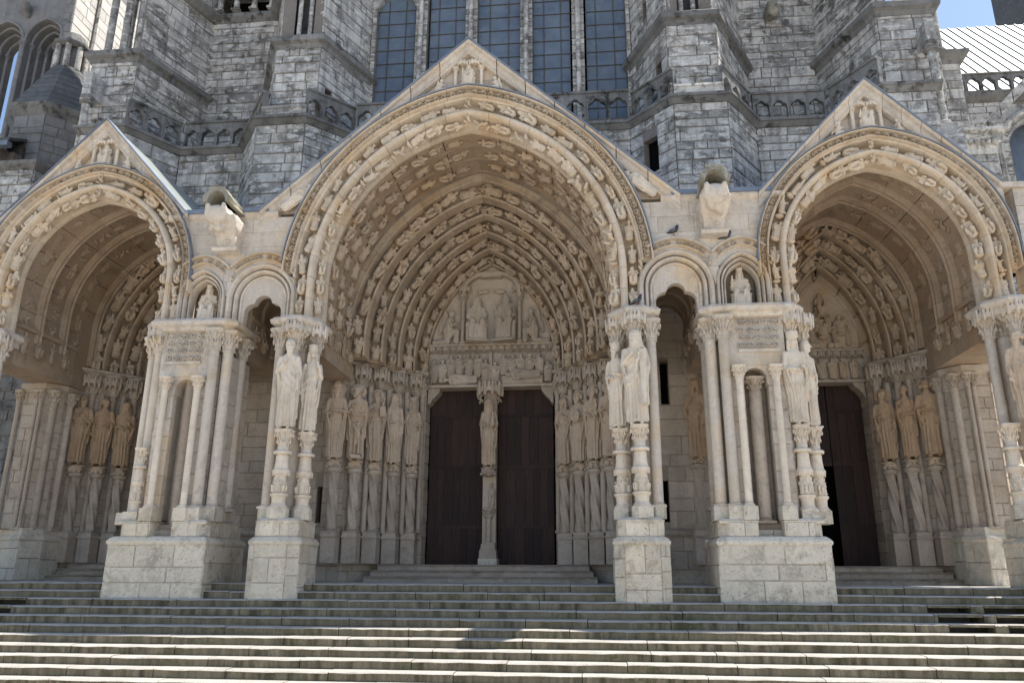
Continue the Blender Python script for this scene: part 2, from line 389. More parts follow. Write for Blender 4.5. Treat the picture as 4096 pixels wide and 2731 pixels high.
# ------------------------------------------------------------------ carved figures (one continuous surface each)
_ts = bpy.data.scenes.new('mesh_work')
def remesh(mb, voxel, smooth=4, ratio=1.0):
    me = bpy.data.meshes.new('work'); me.from_pydata(mb.v, [], mb.f); o = bpy.data.objects.new('work', me); _ts.collection.objects.link(o)
    m = o.modifiers.new('r', 'REMESH'); m.mode = 'VOXEL'; m.voxel_size = voxel
    if smooth: k = o.modifiers.new('s', 'SMOOTH'); k.iterations = smooth; k.factor = 0.5
    if ratio < 1: d = o.modifiers.new('d', 'DECIMATE'); d.ratio = ratio
    vl = _ts.view_layers[0]; vl.update(); dg = vl.depsgraph
    out = bpy.data.meshes.new_from_object(o.evaluated_get(dg), depsgraph=dg)
    bpy.data.objects.remove(o); bpy.data.meshes.remove(me)
    return out
def finish(me, name, mat, fn=None):
    me.name = name; me.materials.clear(); me.materials.append(MAT[mat])
    if fn is not None:
        n = len(me.vertices); co = np.empty(n * 3, 'f4'); me.vertices.foreach_get('co', co); co = co.reshape(-1, 3)
        no = np.empty(n * 3, 'f4'); me.vertex_normals.foreach_get('vector', no); no = no.reshape(-1, 3)
        co = co + no * fn(co)[:, None]; me.vertices.foreach_set('co', co.astype('f4').ravel()); me.update()
    me.polygons.foreach_set('use_smooth', [True] * len(me.polygons)); me.update()
    return me
def ridge(u): return 1 - 2 * np.abs(np.sin(u * 0.5))
def sst(x, a, b):
    t = np.clip((x - a) / (b - a), 0, 1); return t * t * (3 - 2 * t)
def head(m, c, turn=0.0, beard=0.0, hat=None, hair='short', tilt=0.0, s=1.0):
    """head about 0.125 tall centred at c, facing -y turned by turn"""
    M = Matrix.Rotation(turn, 3, 'Z') @ Matrix.Rotation(tilt, 3, 'X'); c = Vector(c)
    P = lambda x, y, z: c + M @ Vector((x * s, y * s, z * s))
    B = lambda p, r: m.ball(p, tuple(q * s for q in r), 10, 7, M)
    B(P(0, 0.004, 0.014), (0.041, 0.046, 0.052)); B(P(0, -0.010, -0.022), (0.033, 0.036, 0.040))
    m.caps(P(0, -0.043, 0.022), P(0, -0.055, -0.006), 0.0065 * s, 0.0105 * s, 6)          # nose
    for e in (-1, 1):
        m.caps(P(0.008 * e, -0.043, 0.027), P(0.031 * e, -0.036, 0.025), 0.0075 * s, 0.006 * s, 6)   # brow
        B(P(0.017 * e, -0.037, 0.012), (0.0085, 0.006, 0.0055)); B(P(0.022 * e, -0.030, -0.012), (0.014, 0.013, 0.014))   # eye, cheek
    B(P(0, -0.041, -0.024), (0.015, 0.008, 0.0055))                                         # mouth
    B(P(0, -0.034, -0.045), (0.018, 0.014, 0.014))                                          # chin
    for e in (-1, 1): B(P(0.042 * e, 0.004, 0.002), (0.007, 0.011, 0.015))                  # ears
    if beard: 
        m.rings([[P(w * math.cos(a), y + d * math.sin(a), z) for a in [2 * math.pi * j / 12 for j in range(12)]] for z, w, d, y in ((-0.030, .034, .022, -.020), (-.048, .035, .022, -.026), (-.062 - .03 * beard, .029, .018, -.030), (-.075 - .055 * beard, .017, .012, -.034), (-.080 - .062 * beard, .006, .005, -.034))])
        for e in (-1, 1): m.caps(P(0.036 * e, -0.008, 0.0), P(0.026 * e, -0.026, -0.045), 0.011 * s, 0.013 * s, 6); m.caps(P(0.003 * e, -.047, -.016), P(.020 * e, -.038, -.026), .0055 * s, .005 * s, 6)
    if hair == 'short': B(P(0, 0.010, 0.026), (0.049, 0.052, 0.046))
    if hair == 'curl':
        for i in range(11):
            a = math.pi * (0.02 + 0.96 * i / 10); B(P(0.050 * math.cos(a), 0.012 + 0.045 * math.sin(a), -0.012 + 0.02 * (i % 2)), (0.019, 0.019, 0.026))
        B(P(0, 0.012, 0.030), (0.050, 0.052, 0.042))
    if hair == 'long':
        B(P(0, 0.012, 0.026), (0.049, 0.052, 0.046))
        for e in (-1, 1): m.caps(P(0.042 * e, 0.012, 0.0), P(0.052 * e, 0.01, -0.085), 0.020 * s, 0.016 * s, 8)
        m.caps(P(0, 0.035, 0.0), P(0, 0.035, -0.09), 0.035 * s, 0.03 * s, 8)
    if hat == 'crown':
        m.rings([[P(r * math.cos(a), r * 1.08 * math.sin(a) + 0.004, z) for a in [2 * math.pi * j / 14 for j in range(14)]] for z, r in ((0.030, 0.050), (0.042, 0.055), (0.070, 0.057), (0.072, 0.03))])
        for j in range(8):
            a = 2 * math.pi * j / 8; B(P(0.053 * math.cos(a), 0.057 * math.sin(a), 0.076), (0.010, 0.010, 0.013))
    if hat == 'flat': m.rings([[P(r * math.cos(a), r * 1.08 * math.sin(a) + 0.004, z) for a in [2 * math.pi * j / 14 for j in range(14)]] for z, r in ((0.026, 0.051), (0.034, 0.056), (0.092, 0.058), (0.094, 0.04))])
    if hat == 'cone': m.rings([[P(r * math.cos(a), r * 1.05 * math.sin(a), z) for a in [2 * math.pi * j / 14 for j in range(14)]] for z, r in ((0.024, 0.053), (0.036, 0.058), (0.060, 0.048), (0.100, 0.024), (0.108, 0.008))])
    if hat == 'veil':
        rr = []
        for z, rx, ry, y0 in ((-0.115, 0.088, 0.055, 0.032), (-0.07, 0.066, 0.052, 0.026), (-0.02, 0.058, 0.055, 0.020), (0.03, 0.056, 0.056, 0.014), (0.06, 0.042, 0.044, 0.010), (0.074, 0.012, 0.014, 0.006)):
            rr.append([P(rx * math.cos(a), y0 + ry * math.sin(a), z) for a in [2 * math.pi * j / 14 for j in range(14)]])
        m.rings(rr)
def arm(m, sh, el, ha, r=0.031, sleeve=True):
    sh, el, ha = Vector(sh), Vector(el), Vector(ha)
    m.caps(sh, el, r * 1.12, r * 0.92); mid = el.lerp(ha, 0.72)
    m.caps(el, mid, r * 0.98, r * 0.72 if sleeve else r * 0.6); m.caps(mid, ha, r * 0.5, r * 0.46)
    d = (ha - el).normalized(); q = d.orthogonal().normalized()
    m.ball(ha + d * 0.012, (0.017, 0.014, 0.020), 8, 6)
    for k in range(4):
        o = q * (0.0085 * (k - 1.5)); m.caps(ha + d * 0.018 + o, ha + d * (0.040 - 0.003 * abs(k - 1.3)) + o + Vector((0, 0.006, -0.004)), 0.0052, 0.0042, 6)
    m.caps(ha + q * 0.016, ha + q * 0.022 + d * 0.022, 0.006, 0.005, 6)
ARMS = {
 'chest': ((0.128, 0.0, 0.630), (0.030, -0.088, 0.725)), 'raise': ((0.132, -0.01, 0.640), (0.075, -0.100, 0.790)),
 'belly': ((0.132, 0.0, 0.625), (0.018, -0.098, 0.585)), 'down': ((0.126, 0.005, 0.620), (0.112, -0.045, 0.470)),
 'out': ((0.135, -0.02, 0.620), (0.085, -0.125, 0.640)), 'hold': ((0.132, -0.01, 0.620), (0.040, -0.118, 0.620)),
}
def statue(name, seed, arms=('chest', 'belly'), turn=0.0, beard=0.0, hat=None, hair='short', hold=None, mantle=1.0, swag=1.0, lean=0.0, voxel=0.0056, halo=False, width=1.0, ratio=0.5, foldn=13, sw=0.0, tilt=0.0):
    """standing robed figure, 1 unit tall, feet at z=0, facing -y; x>0 is the viewer's right"""
    rnd = random.Random(seed); m = MB()
    prof = [(0.030, .092, .066), (0.06, .098, .072), (.16, .094, .071), (.30, .090, .070), (.42, .091, .071), (.50, .094, .072), (.56, .091, .069), (.62, .086, .064), (.69, .088, .063), (.75, .094, .061), (.785, .092, .055), (.812, .070, .047), (.836, .042, .038), (.86, .033, .033), (.90, .030, .031)]
    def cx(z): return sw * math.sin(z * 5.5) * 0.02 + lean * max(0, z - 0.5)
    m.rings([[(cx(z) + rx * width * math.cos(a), ry * math.sin(a) + 0.004, z) for a in [2 * math.pi * j / 22 for j in range(22)]] for z, rx, ry in prof])
    hx = cx(0.93)
    head(m, (hx, -0.012, 0.924), turn, beard, hat, hair, tilt, 1.1)
    for e, k in ((-1, arms[0]), (1, arms[1])):
        el, ha = ARMS[k]; sh = (0.088 * e * width + cx(.79), 0.0, 0.778)
        arm(m, sh, (el[0] * .92 * e * width + cx(.62), el[1], el[2]), (ha[0] * e + cx(.65), ha[1], ha[2]))
        if mantle:   # hanging sleeve / mantle edge falling from the forearm
            z1 = rnd.uniform(0.22, 0.36)
            m.caps((el[0] * .9 * e * width, el[1] + 0.012, el[2]), (0.094 * e * width, 0.0, z1), 0.024, 0.018, 8)
            m.caps((el[0] * e * 0.85, -0.040, el[2] - 0.03), (0.070 * e * width, -0.050, z1 + 0.05), 0.016, 0.012, 6)
    if mantle:       # mantle behind, shoulder to calf
        m.rings([[(cx(z) + rx * width * math.cos(a), 0.030 + ry * math.sin(a), z) for a in [2 * math.pi * j / 18 for j in range(18)]] for z, rx, ry in ((.13, .104, .050), (.3, .105, .052), (.5, .107, .055), (.65, .112, .052), (.75, .104, .046), (.80, .078, .035), (.832, .045, .02))])
    for e in (-1, 1): m.caps((0.040 * e, -0.020, 0.012), (0.052 * e, -0.095, 0.010), 0.020, 0.014, 8)   # feet
    if hold == 'chalice':
        m.lathe([(.640, .020), (.646, .010), (.668, .007), (.676, .014), (.690, .024), (.715, .027), (.718, .012)], (-0.005, -0.135), 10)
    if hold in ('child', 'infant'):
        c = (0.070, -0.100, 0.70) if hold == 'infant' else (0.0, -0.105, 0.46)
        if hold == 'infant':
            m.caps((c[0], c[1], c[2] - 0.10), (c[0], c[1], c[2] + 0.02), 0.034, 0.028); m.ball((c[0], c[1] - 0.004, c[2] + 0.068), (0.027, 0.028, 0.031)); m.caps((c[0] - .02, c[1] - .02, c[2] + .0), (c[0] - .05, c[1] - .03, c[2] + .03), .011, .010, 6)
            m.caps((c[0] - 0.02, c[1] - 0.02, c[2] - 0.10), (c[0] - 0.03, c[1] - 0.02, c[2] - 0.17), 0.018, 0.014, 6)
        else:
            m.caps((0.02, -0.105, 0.30), (0.02, -0.100, 0.43), 0.040, 0.050); m.ball((0.02, -0.100, 0.475), (0.05, 0.035, 0.022))
            for e in (-1, 1): m.caps((0.02 + 0.018 * e, -0.105, 0.30), (0.02 + 0.024 * e, -0.105, 0.09), 0.020, 0.014, 6); m.caps((0.02 + 0.05 * e, -0.105, 0.45), (0.02 + 0.015 * e, -0.145, 0.37), 0.014, 0.012, 6)
            m.box(-0.04, 0.08, -0.14, 0.0, 0.02, 0.07)
    if hold == 'disc':
        M = Matrix.Rotation(R(90), 3, 'X'); m.rings([[Vector((0.005, -0.118 + y, 0.640)) + Vector((r * math.cos(a), 0, r * math.sin(a) * 1.15)) for a in [2 * math.pi * j / 20 for j in range(20)]] for y, r in ((0.018, .070), (0.004, .078), (-0.004, .078), (-0.004, .066), (0.004, .064), (0.004, .02))])
        m.caps((0.005, -0.120, .575), (0.005, -0.120, .705), .006, .006, 6); m.caps((-.055, -0.120, .640), (.065, -0.120, .640), .006, .006, 6)
    if hold == 'staff': m.caps((-0.065, -0.110, 0.30), (-0.040, -0.100, 0.96), 0.0085, 0.0085, 6)
    if hold == 'tablet': m.box(0.03, 0.11, -0.125, -0.105, 0.62, 0.76); m.caps((0.085, -0.10, 0.40), (0.085, -0.09, 0.86), 0.010, 0.012, 6); m.ball((0.085, -0.10, 0.87), (0.022, 0.02, 0.026))
    if hold == 'scroll':
        m.rings([[(x0 + dx, y, z) for dx, y in ((-.014, -.118), (.014, -.118), (.014, -.100), (-.014, -.100))] for x0, z in ((.055, .74), (.040, .68), (.020, .60), (.012, .52), (.020, .47))])
        m.rings([[(x, y, z) for x, y in ((.045, -.085), (.115, -.078), (.115, -.045), (.045, -.05))] for z in (.20, .45, .70, .78)])
    if hold == 'book': m.box(0.0, 0.07, -0.135, -0.105, 0.60, 0.69)
    if hold == 'scepter': m.caps((0.075, -0.115, 0.46), (0.055, -0.105, 0.68), 0.009, 0.008, 6); m.ball((0.076, -0.116, 0.45), (.016, .014, .02))
    me = remesh(m, voxel, 1, ratio)
    ph = rnd.uniform(0, 6); dirx = rnd.choice((-1, 1))
    def fold(co):
        x, y, z = co[:, 0], co[:, 1], co[:, 2]; th = np.arctan2(x, -(y - 0.01))
        ps = 1 - sst(z, 0.30, 0.62); d = 0.0135 * ps * ridge(np.round(foldn * 0.95) * th + ph + 1.0 * np.sin(z * 6 + ph)) * (0.55 + 0.6 * (1 - z))
        fr = 1 - sst(np.abs(th), 0.7, 1.25); sg = sst(z, 0.28, 0.42) * (1 - sst(z, 0.72, 0.78)) * swag * fr
        d += 0.0035 * sst(z, .35, .5) * (1 - sst(z, .72, .79)) * (1 - fr) * ridge(18 * th + ph)
        d += 0.0085 * sg * ridge(2 * math.pi * (z * 11 + dirx * x * 9 + 0.25 * np.sin(x * 18)))
        d += 0.0022 * sg * ridge(2 * math.pi * (z * 7 - dirx * x * 24))
        d += 0.003 * sst(z, 0.7, 0.74) * (1 - sst(z, 0.80, 0.83)) * ridge(16 * th + 30 * z)
        fine = (z > 0.815) | (z < 0.045); d[fine] = 0
        return d
    finish(me, name, 'pale', fold)
    return me
def seated(name, seed, hat='crown', beard=0.6, arms='chest', throne=True, voxel=0.012, ratio=0.6, wings=False, hold=None, turn=0.0):
    """seated robed figure, 1 unit tall including throne, facing -y"""
    rnd = random.Random(seed); m = MB(); s = 1.0
    m.rings([[(rx * math.cos(a), y0 + ry * math.sin(a), z) for a in [2 * math.pi * j / 18 for j in range(18)]] for z, rx, ry, y0 in ((.34, .165, .12, .02), (.45, .145, .11, .02), (.58, .125, .095, .02), (.70, .150, .088, .015), (.755, .135, .075, .01), (.785, .06, .05, 0.), (.83, .045, .045, -.005))])
    head(m, (0, -0.02, 0.90), turn, beard, hat, 'long', 0, 1.35)
    for e in (-1, 1):
        m.caps((0.085 * e, 0.0, 0.42), (0.105 * e, -0.20, 0.42), 0.088, 0.075); m.caps((0.105 * e, -0.20, 0.42), (0.095 * e, -0.19, 0.07), 0.074, 0.082)
        m.caps((0.08 * e, -0.20, 0.025), (0.09 * e, -0.29, 0.02), 0.034, 0.026, 8)
    m.rings([[(x, y, z) for x, y in ((-.14, -.26), (.14, -.26), (.16, -.08), (-.16, -.08))] for z in (.05, .2, .36)])
    for e, k in ((-1, arms), (1, 'out')):
        ha = {'chest': (-0.04 * 1, -0.14, 0.66), 'raise': (-0.17, -0.16, 0.78), 'out': (0.10, -0.22, 0.53)}[k]
        arm(m, (0.135 * e, 0.01, 0.715), (0.185 * e, -0.03, 0.53), (ha[0] * (1 if e < 0 else 1), ha[1], ha[2]), 0.045)
    if hold == 'book': m.box(0.06, 0.17, -0.26, -0.2, 0.50, 0.66)
    if throne: m.box(-.215, .215, -.10, .14, 0.0, .40); m.box(-.235, .235, -.12, .14, 0.36, .40); m.box(-.22, .22, -.32, .14, -.01, .035)
    if wings:
        for e in (-1, 1): m.rings([[(e * (0.10 + w), 0.09 + q, z) for w, q in ((0, 0), (ww, .01), (ww, .05), (0, .05))] for z, ww in ((.30, .03), (.45, .12), (.70, .20), (.85, .18), (.98, .08))])
    me = remesh(m, voxel, 3, ratio); ph = rnd.uniform(0, 6)
    def fold(co):
        x, y, z = co[:, 0], co[:, 1], co[:, 2]
        lo = (1 - sst(z, .36, .46)) * (y < -0.09) * (z > 0.05)
        d = 0.014 * lo * ridge(95 * x + ph + 2 * np.sin(z * 9)); tor = sst(z, .48, .55) * (1 - sst(z, .72, .78)) * (y < 0.05)
        d += 0.010 * tor * ridge(2 * math.pi * (z * 11 + x * 6)); knee = sst(z, .36, .44) * (1 - sst(z, .46, .5)); d += 0.008 * knee * ridge(80 * x + 40 * y)
        return d
    return finish(me, name, 'pale', fold)
def kneeling(name, seed, wings=True, voxel=0.013, ratio=0.55):
    """figure kneeling towards +x, seen from the front as a relief"""
    m = MB()
    m.caps((-.02, 0, .36), (.03, 0, .66), .120, .105); m.caps((.0, 0, .30), (.20, -.02, .34), .110, .085); m.caps((.20, -.02, .34), (.20, -.02, .05), .08, .07)
    m.caps((.0, .02, .28), (-.04, .02, .07), .12, .08); m.caps((-.04, .02, .07), (-.38, .02, .05), .075, .05)
    m.caps((.03, 0, .70), (.06, -.01, .80), .05, .045); head(m, (.08, -.01, .875), R(55), 0, None, 'curl', 0, 1.25)
    arm(m, (.03, -.09, .66), (.08, -.12, .48), (.22, -.10, .58), .045); arm(m, (.06, .05, .66), (.12, .03, .50), (.24, .0, .60), .04)
    if wings: m.rings([[(x, y, z) for y in (.08, .13) for x in ((x0, x1) if y < .1 else (x1, x0))] for z, x0, x1 in ((.30, -.30, -.22), (.5, -.26, -.06), (.72, -.18, .0), (.9, -.16, -.06), (1.0, -.14, -.10))])
    me = remesh(m, voxel, 3, ratio)
    return finish(me, name, 'pale', lambda co: 0.012 * (1 - sst(co[:, 2], .55, .7)) * ridge(60 * co[:, 0] + 20 * co[:, 2] + 3 * np.sin(9 * co[:, 2])) * (co[:, 2] > .06))
def small_figure(name, seed, kind):
    """archivolt figure about 1 unit tall on a console, coarse"""
    rnd = random.Random(seed)
    if kind == 'leaf':
        m = MB()
        for i in range(9):
            x = rnd.uniform(-.16, .16); z = 0.06 + 0.10 * i; m.caps((x, 0, z), (x + rnd.uniform(-.14, .14), -rnd.uniform(.05, .22), z + rnd.uniform(-.02, .12)), rnd.uniform(.07, .11), rnd.uniform(.03, .08), 8)
        return finish(remesh(m, .035, 2, .6), name, 'arch')
    m = MB(); w = rnd.uniform(1.15, 1.4)
    if kind == 'stand':
        m.rings([[(rx * w * math.cos(a), ry * w * math.sin(a), z) for a in [2 * math.pi * j / 14 for j in range(14)]] for z, rx, ry in ((.10, .13, .10), (.3, .125, .10), (.5, .115, .09), (.66, .13, .085), (.74, .12, .07), (.78, .05, .05), (.82, .04, .04))]); hz = .87
        for e in (-1, 1):
            h = rnd.choice(((.03, -.15, .62), (.10, -.16, .70), (.05, -.15, .50), (.16, -.10, .42))); arm(m, (.13 * e * w * .9, 0, .72), (.18 * e, -.03, .54), (h[0] * e, h[1], h[2]), .045)
    elif kind == 'seat':
        m.rings([[(rx * w * math.cos(a), .03 + ry * w * math.sin(a), z) for a in [2 * math.pi * j / 14 for j in range(14)]] for z, rx, ry in ((.32, .15, .12), (.5, .125, .1), (.66, .14, .085), (.74, .12, .07), (.79, .05, .05), (.83, .04, .04))]); hz = .88
        for e in (-1, 1):
            m.caps((.08 * e, 0, .40), (.11 * e, -.19, .42), .09, .08, 8); m.caps((.11 * e, -.19, .42), (.09 * e, -.16, .12), .075, .07, 8)
            h = rnd.choice(((.05, -.17, .60), (.13, -.2, .68), (.02, -.2, .5))); arm(m, (.13 * e * w * .9, 0, .72), (.19 * e, -.03, .55), (h[0] * e, h[1], h[2]), .045)
        m.box(-.17, .17, -.12, .1, .08, .34)
    elif kind == 'beast':
        m.caps((-.02, -.08, .25), (.02, -.08, .68), .12, .13, 10); m.caps((.02, -.08, .72), (.05, -.14, .90), .08, .06, 8); m.ball((.06, -.19, .92), (.06, .09, .06))
        for z in (.24, .66):
            for e in (0, 1): m.caps((-.05, -.05 - .08 * e, z), (-.24, -.06 - .09 * e, z + rnd.uniform(-.06, .1)), .045, .03, 8)
        m.caps((0, -.02, .2), (.12, 0, .08), .03, .02, 6); hz = None
    if kind in ('stand', 'seat'):
        head(m, (0, -.03, hz), rnd.uniform(-.7, .7), rnd.choice((0, .6, .8)), rnd.choice((None, None, 'crown', 'veil')), rnd.choice(('long', 'curl', 'short')), 0, 1.45)
        if rnd.random() < .35:
            for e in (-1, 1): m.rings([[(e * (.10 + q * ww), .10 + .05 * k, z) for q, k in ((0, 0), (1, 0), (1, 1), (0, 1))] for z, ww in ((.25, .03), (.5, .12), (.75, .17), (.92, .06))])
    # console with a small carved lip and a canopy stub
    m.lathe([(-.02, .07), (.03, .14), (.07, .19), (.10, .19), (.11, .1)], (0, -.02), 10)
    me = remesh(m, .018, 1, .45)
    def fold(co):
        z = co[:, 2]; th = np.arctan2(co[:, 0], -co[:, 1]); return .020 * sst(z, .1, .14) * (1 - sst(z, .66, .76)) * ridge(9 * th + 14 * z + seed)
    return finish(me, name, 'arch', fold)
def crouching(seed):
    rnd = random.Random(seed); m = MB()
    m.ball((0, 0, .26), (.36, .34, .20)); m.ball((.20 * rnd.choice((-1, 1)), -.30, .30), (.16, .16, .15)); m.ball((.0, -.1, .40), (.30, .30, .10))
    for e in (-1, 1): m.caps((.26 * e, -.10, .22), (.34 * e, -.30, .08), .12, .08, 8); m.caps((.12 * e, -.25, .20), (.16 * e, -.40, .10), .09, .07, 8)
    m.lathe([(0, .26), (.05, .30), (.10, .28), (.14, .2)], seg=12); m.lathe([(.42, .36), (.46, .42), (.52, .42), (.53, .3)], seg=14)
    return finish(remesh(m, .03, 2, .6), 'crouching_creature', 'brown')
CROUCH = [crouching(1), crouching(2), crouching(5)]
SMALL = [small_figure('carved_figure', 20 + i, k) for i, k in enumerate(('stand', 'seat', 'stand', 'seat', 'stand', 'seat', 'seat', 'stand', 'seat', 'stand'))]
BEASTS = [small_figure('carved_figure', 40 + i, 'beast') for i in range(2)]
LEAVES = [small_figure('carved_leaves', 50 + i, 'leaf') for i in range(2)]
SEAT_K = seated('seated_king', 3, 'crown', .7, 'chest', True); SEAT_M = seated('seated_man', 4, 'crown', .5, 'raise', True, hold=None)
SEAT_S = seated('carved_figure', 5, None, .6, 'raise', True, .02, .6, False, 'book'); KNEEL = kneeling('carved_figure', 6)
SEAT_V = seated('carved_figure', 8, 'veil', 0, 'chest', True, .02, .6)
RELIEF = statue('carved_figure', 61, ('chest', 'belly'), .3, 0, None, 'curl', voxel=.016, ratio=.6); RELIEF2 = statue('carved_figure', 62, ('belly', 'raise'), -.4, .6, None, 'short', voxel=.016, ratio=.6)

# shared ornaments --------------------------------------------------
def scroll_mesh():
    m = MB(); pts = []
    for i in range(22):
        a = i / 21 * 2 * math.pi * 1.55; r = 0.47 - 0.30 * i / 21; pts.append((r * math.cos(a), -0.10 - 0.06 * i / 21, r * math.sin(a)))
    m.tube(pts, [0.085 - 0.02 * i / 21 for i in range(22)], 6); m.ball((0.05, -0.16, 0.02), (.13, .09, .13), 8, 6)
    m.ball((.52, -.06, -.30), (.16, .10, .16), 8, 5); m.ball((.50, -.06, .28), (.13, .09, .15), 8, 5); m.caps((.40, -.08, -.42), (.62, -.08, .40), .05, .05, 6)
    return m.mesh('leaf_scroll', 'arch', True)
SCROLL = scroll_mesh()
def capital_mesh():
    """bell capital, unit height, neck radius 0.5 -> leaves flaring to ~1; square abacus"""
    m = MB(); m.lathe([(0, .56), (.04, .62), (.08, .56), (.12, .50), (.45, .54), (.70, .66), (.80, .78)], seg=14)
    rnd = random.Random(3)
    for row, (z0, z1, r0, r1, n) in enumerate(((.12, .48, .50, .72, 8), (.42, .80, .56, .95, 8))):
        for j in range(n):
            a = 2 * math.pi * (j + .5 * row) / n; p = lambda r, z: (r * math.cos(a), r * math.sin(a), z)
            m.caps(p(r0, z0), p((r0 + r1) / 2 - .04, (z0 + z1) / 2 + .05), .07, .09, 6); m.caps(p((r0 + r1) / 2 - .04, (z0 + z1) / 2 + .05), p(r1, z1 - .03), .09, .07, 6); m.ball(p(r1 + .02, z1 - .10), (.10, .10, .10), 7, 5)
    m.rings([[(r * x, r * y, z) for x, y in ((-1, -.7), (-.7, -1), (.7, -1), (1, -.7), (1, .7), (.7, 1), (-.7, 1), (-1, .7))] for z, r in ((.80, .80), (.86, .84), (.88, .92), (1.0, .94))])
    return m.mesh('capital', 'porch', False)
CAPITAL = capital_mesh()
def base_mesh():
    m = MB(); m.rings([[(x * .95, y * .95, z) for x, y in ((-1, -1), (1, -1), (1, 1), (-1, 1))] for z in (0, .30)])
    m.lathe([(.30, .90), (.36, .98), (.44, .98), (.50, .86), (.56, .70), (.64, .66), (.70, .72), (.78, .74), (.86, .68), (.90, .55), (1.0, .5)], seg=16)
    return m.mesh('column_base', 'porch', False)
COLBASE = base_mesh()
def canopy_mesh():
    """little vaulted canopy of five gablets with towers, unit radius, hangs from z=0 to z=1, front -y"""
    m = MB(); n = 5; angs = [math.pi + math.pi * i / n for i in range(n + 1)]
    for i in range(n):
        a, b = angs[i], angs[i + 1]; A = Vector((math.cos(a), math.sin(a), 0)); B = Vector((math.cos(b), math.sin(b), 0)); xs = 6
        rr = []
        for k in range(xs + 1):
            t = k / xs; P = A.lerp(B, t); u = abs(2 * t - 1); zb = .46 - .20 * u ** 1.8; zt = .62 + .22 * (1 - u); rr.append([(P.x, P.y, zb), (P.x, P.y, zt), (P.x * .86, P.y * .86, zt), (P.x * .86, P.y * .86, zb)])
        m.rings(rr)
        C = A.lerp(B, .5); m.rings([[(C.x * q + dx, C.y * q + dy, z) for dx, dy in ((-.1, -.1), (.1, -.1), (.1, .1), (-.1, .1))] for z, q in ((.6, .86), (1.0, .86))])
    for a in angs:
        P = (math.cos(a), math.sin(a)); m.lathe([(.20, .05), (.25, .10), (.32, .11), (.62, .11), (.66, .14), (.95, .13), (1.05, .06)], P, 6)
    m.lathe([(.55, .86), (.70, .80), (.95, .72), (1.0, .7)], seg=12)
    return m.mesh('canopy', 'inner', False)
CANOPY = canopy_mesh()
def twisted(h, r, k=4, turns=1.5, seg=32, n=30, amp=.34):
    m = MB(); rr = []
    for i in range(n + 1):
        z = h * i / n; tw = 2 * math.pi * turns * i / n; e = min(1, min(i, n - i) / 1.5)
        rr.append([((r * (1 - amp * e * (0.5 - 0.5 * math.cos(k * a + tw * k / 3)) ** .6)) * math.cos(a), (r * (1 - amp * e * (0.5 - 0.5 * math.cos(k * a + tw * k / 3)) ** .6)) * math.sin(a), z) for a in [2 * math.pi * j / seg for j in range(seg)]])
    return m.rings(rr)
TWIST = twisted(1.0, 1.0).mesh('twisted_column', 'inner', True)
COLLAR = MB().lathe([(0, .13), (.04, .19), (.10, .21), (.14, .20), (.16, .14)], seg=14).mesh('collar', 'inner', True)
SHAFT = MB().lathe([(0, 1.0), (1, 1.0)], seg=18).mesh('column_shaft', 'porch', True)
def column(T, x, y, zb, zc, r, mat='porch', hc=.5, rc=2.1, hb=.16, rb=1.45, cap=True, base=True, name='column'):
    """shaft with its base and capital as sub-parts"""
    o = put(name, SHAFT, T, TRS((x, y, zb + (hb * .85 if base else 0)), 0, (r, r, zc - zb - (hb * .85 if base else 0) + .03)), mat)
    if base: put('base', COLBASE, o, TRS((x, y, zb), 0, (r * rb, r * rb, hb)), mat)
    if cap: put('capital', CAPITAL, o, TRS((x, y, zc), 0, (r * rc, r * rc, hc)), mat)
    return o
# ------------------------------------------------------------------ ground and stairs
TR, RS = 0.345, 0.155
NST = 11
MB().add([(-900, -900, -NST * RS), (900, -900, -NST * RS), (900, 900, -NST * RS), (-900, 900, -NST * RS)], [(0, 1, 2, 3)]).top('ground', 'pebble', kind='structure')
stairs = thing('stairs', (0, 0, -NST * RS), None, None); tag(stairs, kind='structure')
def step_block(seed):
    rnd = random.Random(seed); rr = []
    for i in range(7):
        x = -0.5 + i / 6; j = lambda s: rnd.uniform(-s, s)
        c = 0.05 + abs(j(0.11)) * (1 if rnd.random() < .35 else .3)
        rr.append([(x, -0.5 + .02 + j(.006), -0.5), (x, -0.5 + .02 + j(.008), .20), (x, -0.5 + j(.008), .30), (x, -0.5 + j(.006), .5 - c * 2.2), (x, -0.5 + c * .75, .5 - c * .5 + j(.01)), (x, -0.5 + c * 2.4, .5 + j(.006)), (x, .5, .5), (x, .5, -.5)])
    return MB().rings(rr).mesh('step_stone', 'step', False)
STEPB = [step_block(i) for i in range(6)]
rs = random.Random(5)
SLOTS = {2: [(9.23, 10.02), (10.26, 11.1), (-10.2, -9.17)], 3: [(9.27, 10.07), (10.3, 11.15), (-10.3, -9.23)], 4: [(9.30, 10.09), (10.33, 11.2)]}
for k in range(NST):
    x = -15.5 - rs.uniform(0, 1.5)
    sl = SLOTS.get(k, [])
    cuts = sorted({-16.0, 17.0, *[c for s in sl for c in s]})
    while x < 17:
        w = rs.uniform(1.1, 2.3); e = x + w
        for s in sl:
            if x < s[0] < e: e = s[0]
            if abs(x - s[0]) < 1e-6: e = s[1]
        if 17 - e < .5: e = 17
        inslot = any(abs(x - s[0]) < 1e-6 for s in sl)
        zc = -k * RS; yf = -k * TR + rs.uniform(-.006, .006); d = 0.62; dz = rs.uniform(-.004, .004)
        if inslot: h = 0.052
        else: h = RS - .004
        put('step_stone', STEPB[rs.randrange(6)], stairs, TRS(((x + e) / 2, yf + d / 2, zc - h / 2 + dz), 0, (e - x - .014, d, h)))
        x = e
    MB().box(-17, 17.5, -k * TR + .25, 0.6, -(k + 1) * RS - .3 - 0.001 * k, -(k + 1) * RS - .004).build('step_core', 'mortar', stairs)
